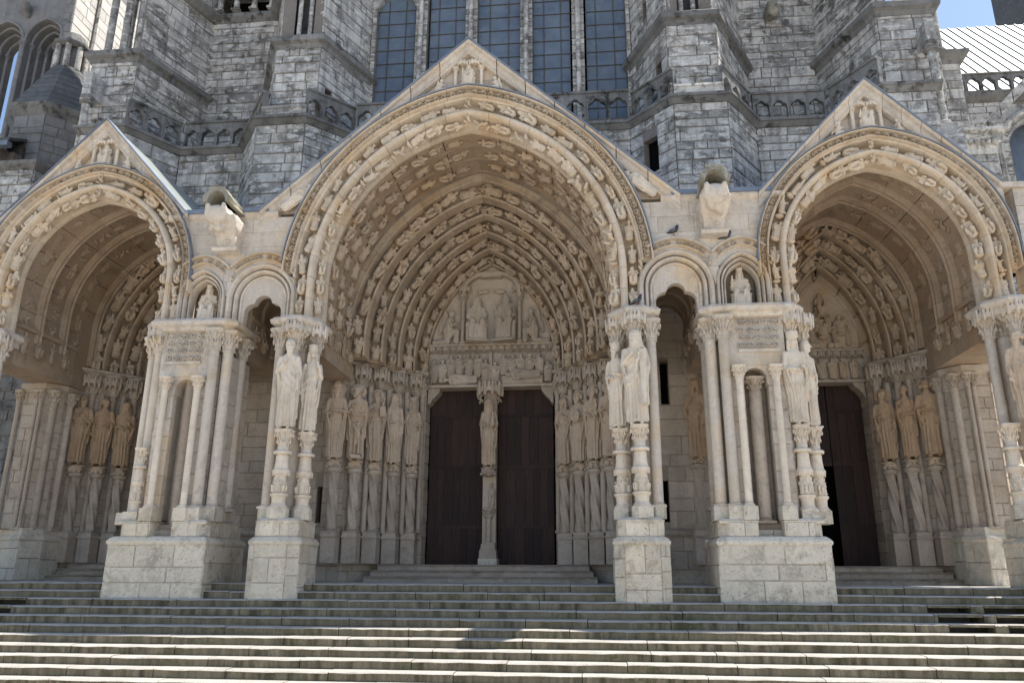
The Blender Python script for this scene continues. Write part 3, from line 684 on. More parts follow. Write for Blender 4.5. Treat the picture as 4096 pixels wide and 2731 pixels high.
MB().box(-17, 17.5, 0.55, 7.5, -.4, -.006).build('landing_core', 'mortar', stairs)
# landing paving slabs
rl = random.Random(9); y = 0.62
while y < 3.6:
    dy = rl.uniform(.55, .8); x = -15.5
    while x < 16.5:
        w = rl.uniform(.8, 1.5); put('paving_slab', block_mesh('step', rl.randrange(6)), stairs, Matrix.Translation((x + w / 2, y + dy / 2, -.06 + rl.uniform(0, .003))) @ Matrix.Rotation(R(-90), 4, 'X') @ Matrix.Diagonal((w - .008, .12, dy - .008, 1))); x += w
    y += dy

# ------------------------------------------------------------------ polygon helpers
def offs(pts, d, closed=False):
    n = len(pts); out = []
    for i in range(n):
        p = Vector(pts[i]); a = Vector(pts[i - 1]) if (closed or i > 0) else None; b = Vector(pts[(i + 1) % n]) if (closed or i < n - 1) else None
        ns = []
        if a is not None: u = (p - a).normalized(); ns.append(Vector((u.y, -u.x)))
        if b is not None: u = (b - p).normalized(); ns.append(Vector((u.y, -u.x)))
        if len(ns) == 2:
            m = (ns[0] + ns[1]); m = m / max(0.35, m.length_squared / 2) if m.length > 1e-6 else ns[0]; q = p + m * d
        else: q = p + ns[0] * d
        out.append((q.x, q.y))
    return out
def trim(mb, pts, prof, closed=False):
    """moulding along a plan polyline; prof = closed section of (outward offset, z)"""
    cols = [offs(pts, o, closed) for o, z in prof]
    rr = [[(cols[j][i][0], cols[j][i][1], prof[j][1]) for j in range(len(prof))] for i in range(len(pts))]
    if closed: rr.append(rr[0])
    return mb.rings(rr, cap=not closed)
def mir(pts, sx):
    return pts if sx > 0 else [(-x, y) for x, y in reversed(pts)]
def trefoil(u, a, z0):
    s = 0.0; u = abs(u)
    if u < a: s = z0 + math.sqrt(max(0, (.52 * a) ** 2 - (u - .48 * a) ** 2)) if abs(u - .48 * a) < .52 * a else z0
    if u < .46 * a: s = max(s, z0 + .50 * a + math.sqrt((.46 * a) ** 2 - u * u))
    return s
def arcade(parent, A, B, z0, h, bay, th=.16, mat='grey_dark', name='balustrade_arch'):
    A = Vector(A); B = Vector(B); L = (B - A).length; U = (B - A) / L; N = Vector((U.y, -U.x)); n = max(1, round(L / bay)); w = L / n; a = w * .41
    mp = lambda u, y, z: (A.x + U.x * u - N.x * y, A.y + U.y * u - N.y * y, z)
    for i in range(n):
        m = MB(); xs = [j / 28 * w for j in range(29)] + [w / 2 - a - 1e-4, w / 2 - a + 1e-4, w / 2 + a - 1e-4, w / 2 + a + 1e-4]; xs.sort()
        zb = lambda x: z0 if abs(x - w / 2) >= a else z0 + .0 + trefoil(x - w / 2, a, h * .56)
        m.strips([x + (.003 if x == 0 else 0) - (.003 if x == w else 0) for x in xs], zb, lambda x: z0 + h, 0, th)
        m.v = [mp(x + i * w, y, z) for x, y, z in m.v]; m.build(name, mat, parent)
    rail = MB(); P = [A, B]
    trim(rail, [tuple(A), tuple(B)], [(-.22, z0 + h), (.05, z0 + h), (.07, z0 + h + .04), (.03, z0 + h + .09), (-.2, z0 + h + .09)]); rail.build('rail', mat, parent)

# ------------------------------------------------------------------ transept front above the porch
ZL, ZU, ZTOP = 13.6, 17.0, 27.0
LOW = [(4.35, 4.45), (5.55, 3.2), (7.1, 3.2), (8.2, 4.75), (10.4, 4.75), (11.4, 3.2), (12.85, 3.2), (13.3, 4.6)]
UPP = [(4.5, 6.35), (5.55, 3.95), (7.07, 3.95), (8.6, 6.9), (10.9, 6.9), (11.95, 4.1), (13.6, 4.1), (13.75, 7.0)]
LEDGE = [(0, ZL - .20), (.03, ZL - .20), (.16, ZL - .07), (.22, ZL - .06), (.22, ZL + .03), (.10, ZL + .07), (-.75, ZL + .07), (-.75, ZL - .2)]
wall = thing('transept_wall', (0, 6.4, 8.8), 'grey wall of the church behind the central gable, round the tall windows', 'wall')
ashlar(wall, (-4.35, 4.45), (4.35, 4.45), 10.7, ZL - .2, seed=1, mat='grey')
m = MB(); trim(m, [(-4.35, 4.45), (4.35, 4.45)], LEDGE); m.build('ledge', 'grey_dark', wall)
arcade(wall, (-4.35, 4.33), (4.35, 4.33), ZL + .06, 1.0, .66)
MB().box(-4.6, 4.6, 4.9, 6.1, 10.7, 14.1).build('wall_core', 'mortar', wall)
def wall_side(sx):
    who = 'right' if sx > 0 else 'left'
    nb = 'buttress'; grp = None
    def E(i, pts): 
        a, b = pts[i], pts[i + 1]
        return (a, b) if sx > 0 else ((-b[0], b[1]), (-a[0], a[1]))
    # the inner buttress
    T = thing('buttress', (sx * 6.3, 4.5, 8.5), 'blackened stone buttress just %s of the tall windows' % who, 'buttress', 'stepped buttresses of the transept')
    L = (Vector(LOW[1]) - Vector(LOW[0])).length
    hole = (L * .30, L * .62, 11.55, 12.70) if sx > 0 else (L * .30, L * .62, 11.75, 12.4)
    a, b = E(0, LOW); ashlar(T, a, b, 8.9, ZL - .2, ch=.34, ln=.62, seed=10 + sx, holes=[hole])
    a, b = E(1, LOW); ashlar(T, a, b, 8.9, ZL - .2, ch=.36, ln=.85, seed=20 + sx)
    a, b = E(2, LOW); ashlar(T, a, b, 8.9, ZL - .2, ch=.34, ln=.65, seed=30 + sx)
    m = MB(); pts = mir([(4.35, 4.45), (5.55, 3.2), (7.1, 3.2), (8.2, 4.75)], sx); trim(m, pts, LEDGE); m.build('ledge', 'grey_dark', T)
    inner = offs(pts, -.12)
    arcade(T, inner[0], inner[1], ZL + .06, 1.0, .56); arcade(T, inner[2], inner[3], ZL + .06, 1.0, .56)
    m = MB(); trim(m, [inner[1], inner[2]], [(-.02, ZL + .06), (.06, ZL + .06), (.06, ZL + .40), (.10, ZL + .42), (.08, ZL + .50), (-.3, ZL + .50), (-.3, ZL + .06)]); m.build('parapet', 'grey', T)
    a, b = E(0, UPP); L2 = (Vector(UPP[1]) - Vector(UPP[0])).length
    h2 = [(L2 * .12, L2 * .24, 14.9, 15.35)] if sx < 0 else [(L2 * .72, L2 * .86, 15.2, 15.7)]
    h3 = [] if sx < 0 else [(L2 * .40, L2 * .50, 18.1, 18.75)]
    ashlar(T, a, b, ZL, ZU - .22, ch=.36, ln=.75, seed=40 + sx, holes=h2)
    a, b = E(1, UPP); ashlar(T, a, b, ZL, ZU - .22, ch=.30, ln=.80, seed=50 + sx)
    a, b = E(2, UPP); ashlar(T, a, b, ZL, ZU - .22, ch=.34, ln=.75, seed=60 + sx)
    pts = mir(UPP[0:4], sx); m = MB()
    trim(m, pts, [(-.02, ZU - .34), (.03, ZU - .34), (.08, ZU - .18), (.20, ZU - .12), (.22, ZU + .04), (.02, ZU + .22), (-.3, ZU + .22), (-.3, ZU - .34)]); m.build('string_course', 'grey_dark', T)
    up = offs(mir(UPP[0:4], sx), -.10)
    ashlar(T, up[0], up[1] if sx > 0 else up[1], ZU + .1, 21.5, ch=.36, ln=.75, seed=70 + sx, holes=h3 if sx > 0 else [])
    ashlar(T, up[2], up[3], ZU + .1, 21.5, ch=.34, ln=.75, seed=80 + sx)
    # open tabernacle on top of the buttress: slender shafts in front of a dark recess
    cx = sx * 6.31; yb = 4.75
    MB().box(cx - .68, cx + .68, yb + .5, yb + 1.2, ZU, 21.6).build('recess_back', 'grey_dark', T)
    for dx in (-.60, -.20, .18, .58):
        column(T, cx + dx, 4.28, ZU + .2, 21.1, .075 if abs(dx) < .3 else .10, 'grey', .4, 1.8, .22)
    MB().prism([(cx - .8, 4.05), (cx + .8, 4.05), (cx + .8, 7), (cx - .8, 7)], 21.5, 22.3).build('canopy_block', 'grey_dark', T)
    core = [(4.75, 6.6), (5.75, 4.3), (6.9, 4.3), (8.4, 6.9), (8.4, 9), (4.75, 9)]
    core = mir(core, sx)
    MB().prism([(x, y + .25) for x, y in core], 8.5, 17.0).build('buttress_core', 'mortar', T)
    MB().prism([(sx * 4.9, 6.9), (sx * 5.4, 5.7), (sx * 7.3, 5.7), (sx * 8.2, 7.2), (sx * 8.2, 9), (sx * 4.9, 9)], 16.5, ZTOP).build('buttress_core', 'mortar', T)
    if sx > 0 or True:
        lo = [(4.6, 4.75), (5.65, 3.55), (7.0, 3.55), (8.0, 5.0), (8.0, 7), (4.6, 7)]
        MB().prism(mir(lo, sx), 8.5, ZL - .05).build('buttress_core', 'mortar', T)
        # dark inside of the slit windows
        A, B = (Vector(q) for q in E(0, LOW)); U = (B - A).normalized(); N = Vector((U.y, -U.x)); c = A + U * (hole[0] + hole[1]) / 2 - N * .22
        mm = Matrix.Translation((c.x, c.y, (hole[2] + hole[3]) / 2)) @ Matrix.Rotation(math.atan2(U.y, U.x), 4, 'Z'); q = MB().box(-.26, .26, 0, .05, -.62, .62); q.v = [tuple(mm @ Vector(p)) for p in q.v]; q.build('slit_window', 'void', T)
        A, B = (Vector(q) for q in E(0, UPP)); U = (B - A).normalized(); N = Vector((U.y, -U.x))
        for hh in h2 + h3:
            c = A + U * (hh[0] + hh[1]) / 2 - N * .24; mm = Matrix.Translation((c.x, c.y, (hh[2] + hh[3]) / 2)) @ Matrix.Rotation(math.atan2(U.y, U.x), 4, 'Z'); q = MB().box(-.25, .25, 0, .05, -.4, .4); q.v = [tuple(mm @ Vector(p)) for p in q.v]; q.build('slit_window', 'void', T)
    # recessed wall between the buttresses
    S = thing('wall_bay', (sx * 9.4, 5.5, 8.5), 'recessed grey wall behind the %s gable, between two buttresses' % who, 'wall', 'recessed wall bays')
    a, b = E(3, LOW); ashlar(S, a, b, 10.3, ZL - .2, ch=.36, ln=.72, seed=90 + sx)
    m = MB(); trim(m, mir(LOW[3:5], sx), LEDGE); m.build('ledge', 'grey_dark', S)
    inn = offs(mir(LOW[3:5], sx), -.12); arcade(S, inn[0], inn[1], ZL + .06, 1.0, .62)
    a, b = E(3, UPP); a, b = ((a[0] - .35, a[1]), (b[0] + .35, b[1])); ashlar(S, a, b, ZL, 20.3, ch=.33, ln=.82, seed=100 + sx)
    pts = mir([(7.6, 5.0), (8.6, 6.9), (10.9, 6.9), (11.6, 5.2)], sx); m = MB()
    zs_ = 20.5
    trim(m, pts, [(-.02, zs_ - .25), (.06, zs_ - .22), (.22, zs_ - .05), (.24, zs_ + .08), (.0, zs_ + .22), (-.4, zs_ + .22), (-.4, zs_ - .25)]); m.build('string_course', 'grey_dark', S)
    for x in (8.75, 9.45, 10.15, 10.8):
        column(S, sx * x, 6.75, zs_ + .2, 23.0, .11, 'grey', .4, 1.8, .25)
    MB().box(min(sx * 8.3, sx * 11.2), max(sx * 8.3, sx * 11.2), 7.6, 8.2, 10.3, 20.6).build('wall_core', 'grey_dark', S)
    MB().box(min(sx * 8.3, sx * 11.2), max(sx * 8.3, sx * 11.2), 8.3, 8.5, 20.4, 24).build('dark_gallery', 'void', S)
    MB().box(min(sx * 8.3, sx * 11.2), max(sx * 8.3, sx * 11.2), 5.1, 7.3, 10.3, ZL - .05).build('wall_core', 'mortar', S)
    MB().box(min(sx * 8.3, sx * 11.2), max(sx * 8.3, sx * 11.2), 6.5, 7.6, 23.4, ZTOP).build('wall_core', 'grey_dark', S)
    if sx > 0:
        q = MB(); q.caps((9.55, 6.9, 19.15), (9.55, 6.45, 19.0), .24, .20, 8); q.ball((9.55, 6.4, 19.0), (.22, .2, .30)); q.box(9.38, 9.72, 6.35, 6.9, 19.2, 19.36)
        o = finish(remesh(q, .05, 2), 'corbel_head', 'moss'); put('worn_corbel', o, S, Matrix.Identity(4))
    # outer buttress
    O = thing('buttress', (sx * 12.3, 4.5, 8.5), 'outer stone buttress with slender shafts behind the %s gable' % who, 'buttress', 'stepped buttresses of the transept')
    for i, sd in ((4, 110), (5, 120), (6, 130)):
        a, b = E(i, LOW); ashlar(O, a, b, 8.9, ZL - .2, ch=.34, ln=.72, seed=sd + sx)
    pts = mir(LOW[4:8], sx); m = MB(); trim(m, pts, LEDGE); m.build('ledge', 'grey_dark', O)
    inner = offs(pts, -.12); i0 = (0, 1) if sx > 0 else (2, 3); arcade(O, inner[i0[0]], inner[i0[1]], ZL + .06, 1.0, .58)
    for i, sd in ((4, 140), (5, 150), (6, 160)):
        a, b = E(i, UPP); ashlar(O, a, b, ZL, ZU - .22, ch=.33, ln=.75, seed=sd + sx)
    pts = mir(UPP[4:8], sx); m = MB()
    trim(m, pts, [(-.02, ZU - .34), (.03, ZU - .34), (.08, ZU - .18), (.20, ZU - .12), (.22, ZU + .04), (.02, ZU + .22), (-.3, ZU + .22), (-.3, ZU - .34)]); m.build('string_course', 'grey_dark', O)
    up = offs(pts, -.12)
    k = (0, 1) if sx > 0 else (2, 3); ashlar(O, up[k[0]], up[k[1]], ZU + .1, 21.5, ch=.34, ln=.72, seed=170 + sx)
    MB().prism(mir([(11.3, 6.9), (12.2, 4.9), (13.2, 4.9), (13.2, 9), (11.3, 9)], sx), 8.5, 17.0).build('buttress_core', 'mortar', O)
    MB().prism(mir([(11.3, 7.2), (12.1, 5.9), (12.9, 5.9), (12.9, 9), (11.3, 9)], sx), 16.5, ZTOP).build('buttress_core', 'grey_dark', O)
    MB().prism(mir([(10.8, 4.9), (11.5, 3.55), (13.0, 3.55), (13.0, 6.5), (10.8, 6.5)], sx), 8.5, ZL - .05).build('buttress_core', 'mortar', O)
    for dx, yy in ((12.2, 4.35), (12.75, 4.35), (13.3, 4.35), (13.35, 5.4)):
        column(O, sx * dx, yy, ZU + .2, 20.8, .12, 'grey', .4, 1.8, .25)
    MB().prism(mir([(11.7, 3.95), (13.9, 3.95), (13.9, 6.6), (11.7, 6.6)], sx), 21.2, 22.0).build('canopy_block', 'grey_dark', O)
for sx in (-1, 1): wall_side(sx)

# tall lancet windows
LW = [(-4.44, -3.02), (-2.57, -1.20), (-.75, .76), (1.22, 2.58), (3.03, 4.46)]
ords = ['leftmost of the five tall windows', 'second tall window from the left', 'middle one of the five tall windows', 'second tall window from the right', 'rightmost of the five tall windows']
for i, (a, b) in enumerate(LW):
    w = (b - a) / 2; c = (a + b) / 2; zs_, h_ = (19.75 if i == 0 else 20.8), 1.0; ar = Arch(c, w, h_, zs_, 14.0)
    T = thing('lancet_window', (c, 6.45, 14.0), 'dark blue leaded lancet with iron bars, ' + ords[i], 'window', 'tall lancet windows of the transept')
    xs = [a + 2 * w * j / 24 for j in range(25)]
    MB().strips(xs, lambda x: 14.0, lambda x: ar.z_at(x) or 14, 6.44, 6.50).build('glass', 'glass', T)
    z = 14.35; k = 0
    while z < (20.2 if i == 0 else 21.2):
        MB().box(a, b, 6.41, 6.435, z, z + .022).build('bar', 'iron', T); z += .56
    for q in (.28, .72):
        MB().box(a + 2 * w * q - .010, a + 2 * w * q + .010, 6.405, 6.43, 14.0, 20.4 if i == 0 else 21.4).build('bar', 'iron', T)
edges = [(-4.62, -4.44)] + [(LW[i][1], LW[i + 1][0]) for i in range(4)] + [(4.46, 4.62)]
for i, (a, b) in enumerate(edges):
    ashlar(wall, (a, 6.22), (b, 6.22), 14.0, 20.9, ch=.34, ln=.9, mat='grey', seed=200 + i, th=.5)
    if 0 < i < 5:
        c = (a + b) / 2; column(wall, c, 6.08, 14.0, 20.7, .085, 'grey', .3, 1.9, .25)
# wall above the lancets with pointed heads
head_arch = [Arch((a + b) / 2, (b - a) / 2, 1.0, 19.75 if i == 0 else 20.8, 14) for i, (a, b) in enumerate(LW)]
def zhead(x):
    for h in head_arch:
        z = h.z_at(x)
        if z: return z
    return 20.0
xs = sorted({-4.7 + 9.4 * j / 188 for j in range(189)})
MB().strips(xs, zhead, lambda x: ZTOP, 6.20, 6.75).build('wall_head', 'grey', wall)
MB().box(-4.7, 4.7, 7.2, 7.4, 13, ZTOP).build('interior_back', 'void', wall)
MB().box(-13.0, 13.0, 8.8, 30.0, 0, ZTOP).build('building_core', 'grey_dark', wall)
# the front goes on above the picture: upper storey and flanking towers
MB().box(-12.6, 12.6, 5.6, 9.5, 22.4, 38.0).build('upper_storey', 'grey', wall)
# ------------------------------------------------------------------ porch bays
def along_figs(parent, arch, r, y, n, meshes, size, seed, t0=.02, t1=.985, face=(0, -1), mat='arch', sides=(-1, 1), name='carved_figure', depth=1.0):
    """figures climbing an arch: up = tangent, front = mix of -y and towards the arch centre (face = (inward, outward_y))"""
    rnd = random.Random(seed)
    for side in sides:
        for i in range(n):
            t = t0 + (t1 - t0) * (i + .04) / n
            p, tg, nm = arch.pt(side, r, t); p2, _, _ = arch.pt(side, r, min(1, t + (t1 - t0) / n * .5))
            tg = (p2 - p).normalized() if (p2 - p).length > 1e-4 else tg
            za = Vector((tg.x, 0, tg.y)); f = Vector((-nm.x * face[0], face[1], -nm.y * face[0])).normalized(); f = (f - za * f.dot(za)).normalized()
            ya = -f; xa = ya.cross(za).normalized()
            s = size * rnd.uniform(.78, 1.10); q = rnd.uniform(-.24, .24); xa, za = xa * math.cos(q) + za * math.sin(q), za * math.cos(q) - xa * math.sin(q)
            put(name, meshes[rnd.randrange(len(meshes))], parent, frame((p.x, y, p.y), xa * rnd.choice((-1, 1)), ya, za, (s * rnd.uniform(.95, 1.25), s * depth * rnd.uniform(.9, 1.15), s)), mat)
def scroll_row(parent, arch, r, y, pitch, size, t0, t1, side):
    L = arch.len * (t1 - t0) * (1 + r / arch.R * .9); n = max(2, int(L / pitch))
    for i in range(n):
        t = t0 + (t1 - t0) * (i + .5) / n; p, tg, nm = arch.pt(side, r, t)
        za = Vector((nm.x, 0, nm.y)); ya = Vector((0, 1, 0)); xa = ya.cross(za) * (1 if i % 2 else -1) * 1
        put('leaf_scroll', SCROLL, parent, frame((p.x, y, p.y), xa, ya, za, (size, size * 3.6, size)))
def scaled(prof, k): return [(r * k, y) for r, y in prof]
def bay(cx, arch, k, apex, foot, who, names, nf, side_bay):
    """front arch, gable and barrel vault of one bay; k scales the mouldings"""
    T = thing('porch_gable', (cx, 0, arch.zi), names[0], 'gable', 'three carved gables of the porch')
    A = thing('carved_arch', (cx, .3, arch.zi), names[1], 'arch', 'three carved porch arches')
    nv = nf
    inner = scaled([(0, .46), (.02, .36), (.12, .36), (.20, .32), (.22, .10), (.24, -.02), (.28, -.075), (.33, -.085), (.38, -.06), (.41, .0), (.42, .10), (.42, .52), (0, .52)], k)
    hollow = scaled([(.424, .20), (.46, .30), (.68, .30), (.72, .12), (.75, .0), (.79, -.02), (.79, .6), (.424, .6)], k)
    band = scaled([(.795, -.03), (.81, -.11), (.825, -.13), (.835, .05), (1.035, .05), (1.045, -.13), (1.07, -.14), (1.09, -.10), (1.09, .4), (.795, .4)], k)
    voussoirs(A, arch, inner, nv, 'arch', smooth=False); voussoirs(A, arch, hollow, nv, 'arch'); voussoirs(A, arch, band, nv, 'arch', t0=.17)
    for sd in (-1, 1):
        scroll_row(A, arch, .935 * k, .05, .21 * (k ** .4), .185 * k ** .5, .18, .99, sd)
        m = MB(); sweep(m, arch, sd, scaled([(1.09, -.16), (1.115, -.17), (1.125, .1), (1.09, .1)], k), .24 if side_bay else .20, 1.0, 40); m.build('lead_flashing', 'lead', A)
    along_figs(A, arch, .57 * k, .09, nv, SMALL if not side_bay else SMALL[:3] + BEASTS, (arch.len / nv) * 1.02, 3 + nf, face=(.15, -1), depth=.95)
    along_figs(A, arch, .09 * k, .14, nv, SMALL[:4] + BEASTS[:1] + LEAVES[:1] if not side_bay else SMALL, (arch.len / nv) * 1.0, 5 + nf, face=(.55, -1), depth=1.05)
    # keystone leaves
    for r in (.1 * k, .58 * k): put('keystone', LEAVES[0], A, frame((cx, .02, arch.top(r) - .12), (1, 0, 0), (0, 1, 0), (0, 0, 1), (.38 * k, .45, .34 * k)))
    # gable wall in courses of stone, cut by the arch and the gable slopes
    sl = (apex - foot[1]) / (foot[0]); zt = lambda x: apex - abs(x - cx) * sl - .34
    ro = 1.07 * k
    def zb(x):
        z = arch.z_at(x, ro); return max(z or 0, foot[1] + .02)
    z = foot[1]; rnd = random.Random(int(cx * 10) + 77)
    while z < apex:
        h = rnd.uniform(.42, .55); x = cx - foot[0] - rnd.uniform(0, .5)
        while x < cx + foot[0]:
            w = rnd.uniform(.7, 1.2); m = MB(); n = 10; xs = [x + .003 + (w - .006) * j / n for j in range(n + 1)]
            m.strips(xs, lambda q: max(z + .003, zb(q)), lambda q: min(z + h - .003, zt(q)), .14 + rnd.uniform(-.004, .004), .46)
            if m.v: m.build('stone_block', 'porch', T)
            x += w
        z += h
    # coping with lead edge
    d = Vector((foot[0], apex - foot[1])).normalized()
    for sd in (-1, 1):
        n = 7
        for i in range(n):
            m = MB(); rr = []
            for t in (i / n + .002, (i + 1) / n - (.002 if i < n - 1 else 0)):
                px, pz = cx + sd * foot[0] * (1 - t), foot[1] + (apex - foot[1]) * t; ring = []
                for dn, y in ((-.29, .10), (-.27, -.01), (-.23, -.05), (-.19, -.03), (-.09, -.05), (-.07, -.12), (0, -.15), (0, .26), (-.29, .26)):
                    if t > .98: ring.append((cx, y, apex + dn / (d.x)))
                    else: ring.append((px + sd * dn * (d.y) * .0, y, pz + dn / d.x))
                rr.append(ring)
            m.rings(rr); m.build('coping_stone', 'porch', T)
        m = MB(); m.rings([[(cx + sd * foot[0], y, foot[1] + q) for y, q in ((-.18, -.02), (-.18, .03), (.28, .03), (.28, .0))], [(cx, y, apex + q) for y, q in ((-.18, -.02), (-.18, .03), (.28, .03), (.28, .0))]]); m.build('lead_edge', 'lead', T)
        # lead roof behind the gable, in sheets
        ns = 6
        for i in range(ns):
            y0 = .27 + (4.6 - .27) * i / ns; y1 = .27 + (4.6 - .27) * (i + 1) / ns - .012
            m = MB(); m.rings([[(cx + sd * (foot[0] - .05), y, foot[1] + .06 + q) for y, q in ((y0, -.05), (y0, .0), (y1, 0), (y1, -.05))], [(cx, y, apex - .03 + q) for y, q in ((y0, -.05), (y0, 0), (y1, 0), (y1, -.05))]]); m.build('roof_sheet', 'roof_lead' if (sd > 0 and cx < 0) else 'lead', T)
    # carved group in the gable top
    za = arch.top(ro) + .05; hs = (apex - za) * .50; g = hs * 1.12
    put('seated_relief', SEAT_S, T, TRS((cx, .04, za), 0, (hs * 1.2, hs * .9, hs * 1.02)), 'pale')
    for sd in (-1, 1):
        column(T, cx + sd * hs * .50, .03, za - .08, za + hs * .70, .045, 'pale', hs * .18, 1.9, name='colonnette', base=False)
        put('canopy', CANOPY, T, TRS((cx + sd * hs * .22, .05, za + hs * .88), 0, (hs * .22, hs * .2, hs * .25)), 'pale')
        kx = cx + sd * (hs * .50 + g * .52); kz = (arch.z_at(kx, ro) or za) - .02
        put('kneeling_angel', KNEEL, T, frame((kx, .0, kz), (-sd, 0, 0), (0, 1, 0), (0, 0, 1), (g * .75, g * .7, g * .66)), 'pale')
        lx = cx + sd * (foot[0] * .835 if not side_bay else foot[0] * .72)
        if not side_bay:
            za_ = Vector((-sd * math.sin(R(50)), 0, math.cos(R(50)))); xa = Vector((math.cos(R(50)), 0, sd * math.sin(R(50))))
            put('leaning_prophet', RELIEF, T, frame((cx + sd * 4.62, -.04, foot[1] + .06), xa, (0, 1, 0), za_, (1.25, 1.0, .98)), 'pale')
    return T, A
ARC_C = Arch(0, 3.46, math.sqrt(4.16 ** 2 - .7 ** 2), 7.0, 6.0)
ARC_S = {s: Arch(s * 9.65, 2.0, math.sqrt(2.35 ** 2 - .35 ** 2), 7.2, 6.0) for s in (-1, 1)}
bay(0, ARC_C, .93, 13.5, (5.16, 8.83), 'centre', ('large central stone gable with a seated figure at its top', 'wide central arch edged with two rows of carved figures and a scroll band'), 13, False)
bay(-9.6, Arch(-9.6, 2.0, math.sqrt(2.35 ** 2 - .35 ** 2), 7.2, 6.0), .76, 11.68, (2.58, 8.83), 'left', ('small left stone gable with a sunlit metal roof slope', 'left porch arch edged with carved figures'), 9, True)
bay(9.65, Arch(9.65, 2.0, math.sqrt(2.35 ** 2 - .35 ** 2), 7.2, 6.0), .76, 11.68, (2.70, 8.80), 'right', ('small right stone gable, a seated figure with a staff in its top', 'right porch arch with carved animals and figures'), 9, True)

# ------------------------------------------------------------------ spandrels with trefoil opening and niche
def spandrel(sx):
    who = 'right' if sx > 0 else 'left'
    T = thing('spandrel_wall', (sx * 5.7, .3, 6.0), 'pale stone wall with a trefoil opening and a niche, %s of the central arch' % who, 'wall', 'porch walls between the arches')
    cA, cB = sx * 4.95, sx * 6.45
    a = Arch(cA, .52, .56, 6.58, 5.98); b = Arch(cB, .36, .50, 6.62, 5.98)
    main = ARC_C; sd = Arch(sx * 9.63, 2.0, math.sqrt(2.35 ** 2 - .35 ** 2), 7.2, 6.0)
    def zb(x):
        z = 6.0
        for ar, r in ((a, .34), (b, .24), (main, .98), (sd, .80)):
            q = ar.z_at(x, r)
            if q: z = max(z, q)
            elif abs(x - ar.cx) <= ar.hw + r: z = max(z, ar.zs)
        return z
    rnd = random.Random(31 + sx); z = 6.0
    for h in (.55, .48, .42, .46, .40, .52):
        x = -0.0 + 3.5 - rnd.uniform(0, .6)
        while x < 7.9:
            w = rnd.uniform(.8, 1.35); n = 26; xs = [sx * (x + .003 + (w - .006) * j / n) for j in range(n + 1)]
            m = MB().strips(sorted(xs), lambda q: max(z + .003, zb(q)), lambda q: min(z + h - .003, 8.70), .0 + rnd.uniform(-.004, .004), .5)
            if m.v: m.build('stone_block', 'porch', T)
            x += w
        z += h
    # mouldings
    P1 = [(-.0, .36), (-.0, .20), (.02, .14), (.05, .13), (.075, .16), (.085, .22), (.105, .22), (.115, .08), (.14, .035), (.17, .03), (.19, .07), (.20, .14), (.20, .4), (0, .4)]
    P2 = [(.203, .15), (.215, .15), (.225, .03), (.25, -.04), (.285, -.07), (.32, -.05), (.335, .01), (.345, .06), (.36, .06), (.36, .4), (.203, .4)]
    voussoirs(T, a, P1, 6, 'porch'); voussoirs(T, a, P2, 5, 'porch')
    voussoirs(T, b, [(r * .7, y) for r, y in P1], 4, 'porch'); voussoirs(T, b, [(r * .7, y) for r, y in P2], 4, 'porch')
    bandp = [(.40, -.05), (.42, -.10), (.435, .05), (.565, .05), (.58, -.11), (.62, -.10), (.62, .2), (.40, .2)]
    for ar, dr, lo, hi in ((a, 0.0, 4.34, 5.74), (b, -.02, 5.80, 7.0)):
        for s2 in (-1, 1):
            tlo = next(t / 100 for t in range(30, 100) if lo < abs(ar.pt(s2, .56 + dr, t / 100)[0].x) < hi)
            voussoirs(T, ar, [(r + dr, y) for r, y in bandp], 4, 'arch', name='scroll_band', t0=tlo, sides=(s2,)); scroll_row(T, ar, .50 + dr, .05, .135, .135, tlo + .02, .985, s2)
    put('carved_head', LEAVES[1], T, frame((sx * 5.72, -.04, 7.02), (1, 0, 0), (0, 1, 0), (0, 0, 1), (.22, .3, .26))); put('carved_head', LEAVES[0], T, frame((sx * 4.15, -.06, 6.98), (1, 0, 0), (0, 1, 0), (0, 0, 1), (.25, .35, .30))); put('carved_head', LEAVES[0], T, frame((sx * 7.10, -.06, 7.0), (1, 0, 0), (0, 1, 0), (0, 0, 1), (.25, .35, .30)))
    # trefoil plate
    xs = [cA - .53 + 1.06 * j / 60 for j in range(61)]
    MB().strips(xs, lambda x: (5.985 if abs(x - cA) > .475 else 5.98 + trefoil(x - cA, .475, .27)), lambda x: (a.z_at(x, .01) or 6.0) if abs(x - cA) < .525 else 6.0, .18, .40).build('trefoil_plate', 'porch', T)
    # niche back
    MB().box(cB - .45, cB + .45, .62, .75, 5.9, 7.4).build('niche_back', 'inner', T)
    # cornice and gutter on top
    m = MB(); m.rings([[(sx * x, y, zz) for y, zz in ((.5, 8.70), (.0, 8.70), (-.05, 8.74), (-.07, 8.78), (-.07, 8.84), (.5, 8.84))] for x in (4.7, 7.55)]); m.build('cornice', 'porch', T)
    m = MB(); m.rings([[(sx * x, y, zz) for y, zz in ((.5, 8.845), (-.10, 8.845), (-.10, 8.955), (.5, 8.955))] for x in (4.95, 7.25)]); m.build('lead_gutter', 'lead', T)
    # small barrel vault of the passage
    pv = Arch(cA, .55, .60, 6.60, 5.98)
    for i in range(4):
        y0 = .42 + i * .74; voussoirs(T, pv, [(0, y0), (.25, y0), (.25, y0 + .73), (0, y0 + .73)], 4, 'vault', name='vault_stone'); voussoirs(T, pv, [(-.06, y0 + .25), (.02, y0 + .2), (.02, y0 + .42), (-.06, y0 + .37)], 3, 'vault', name='vault_rib')
for sx in (-1, 1): spandrel(sx)
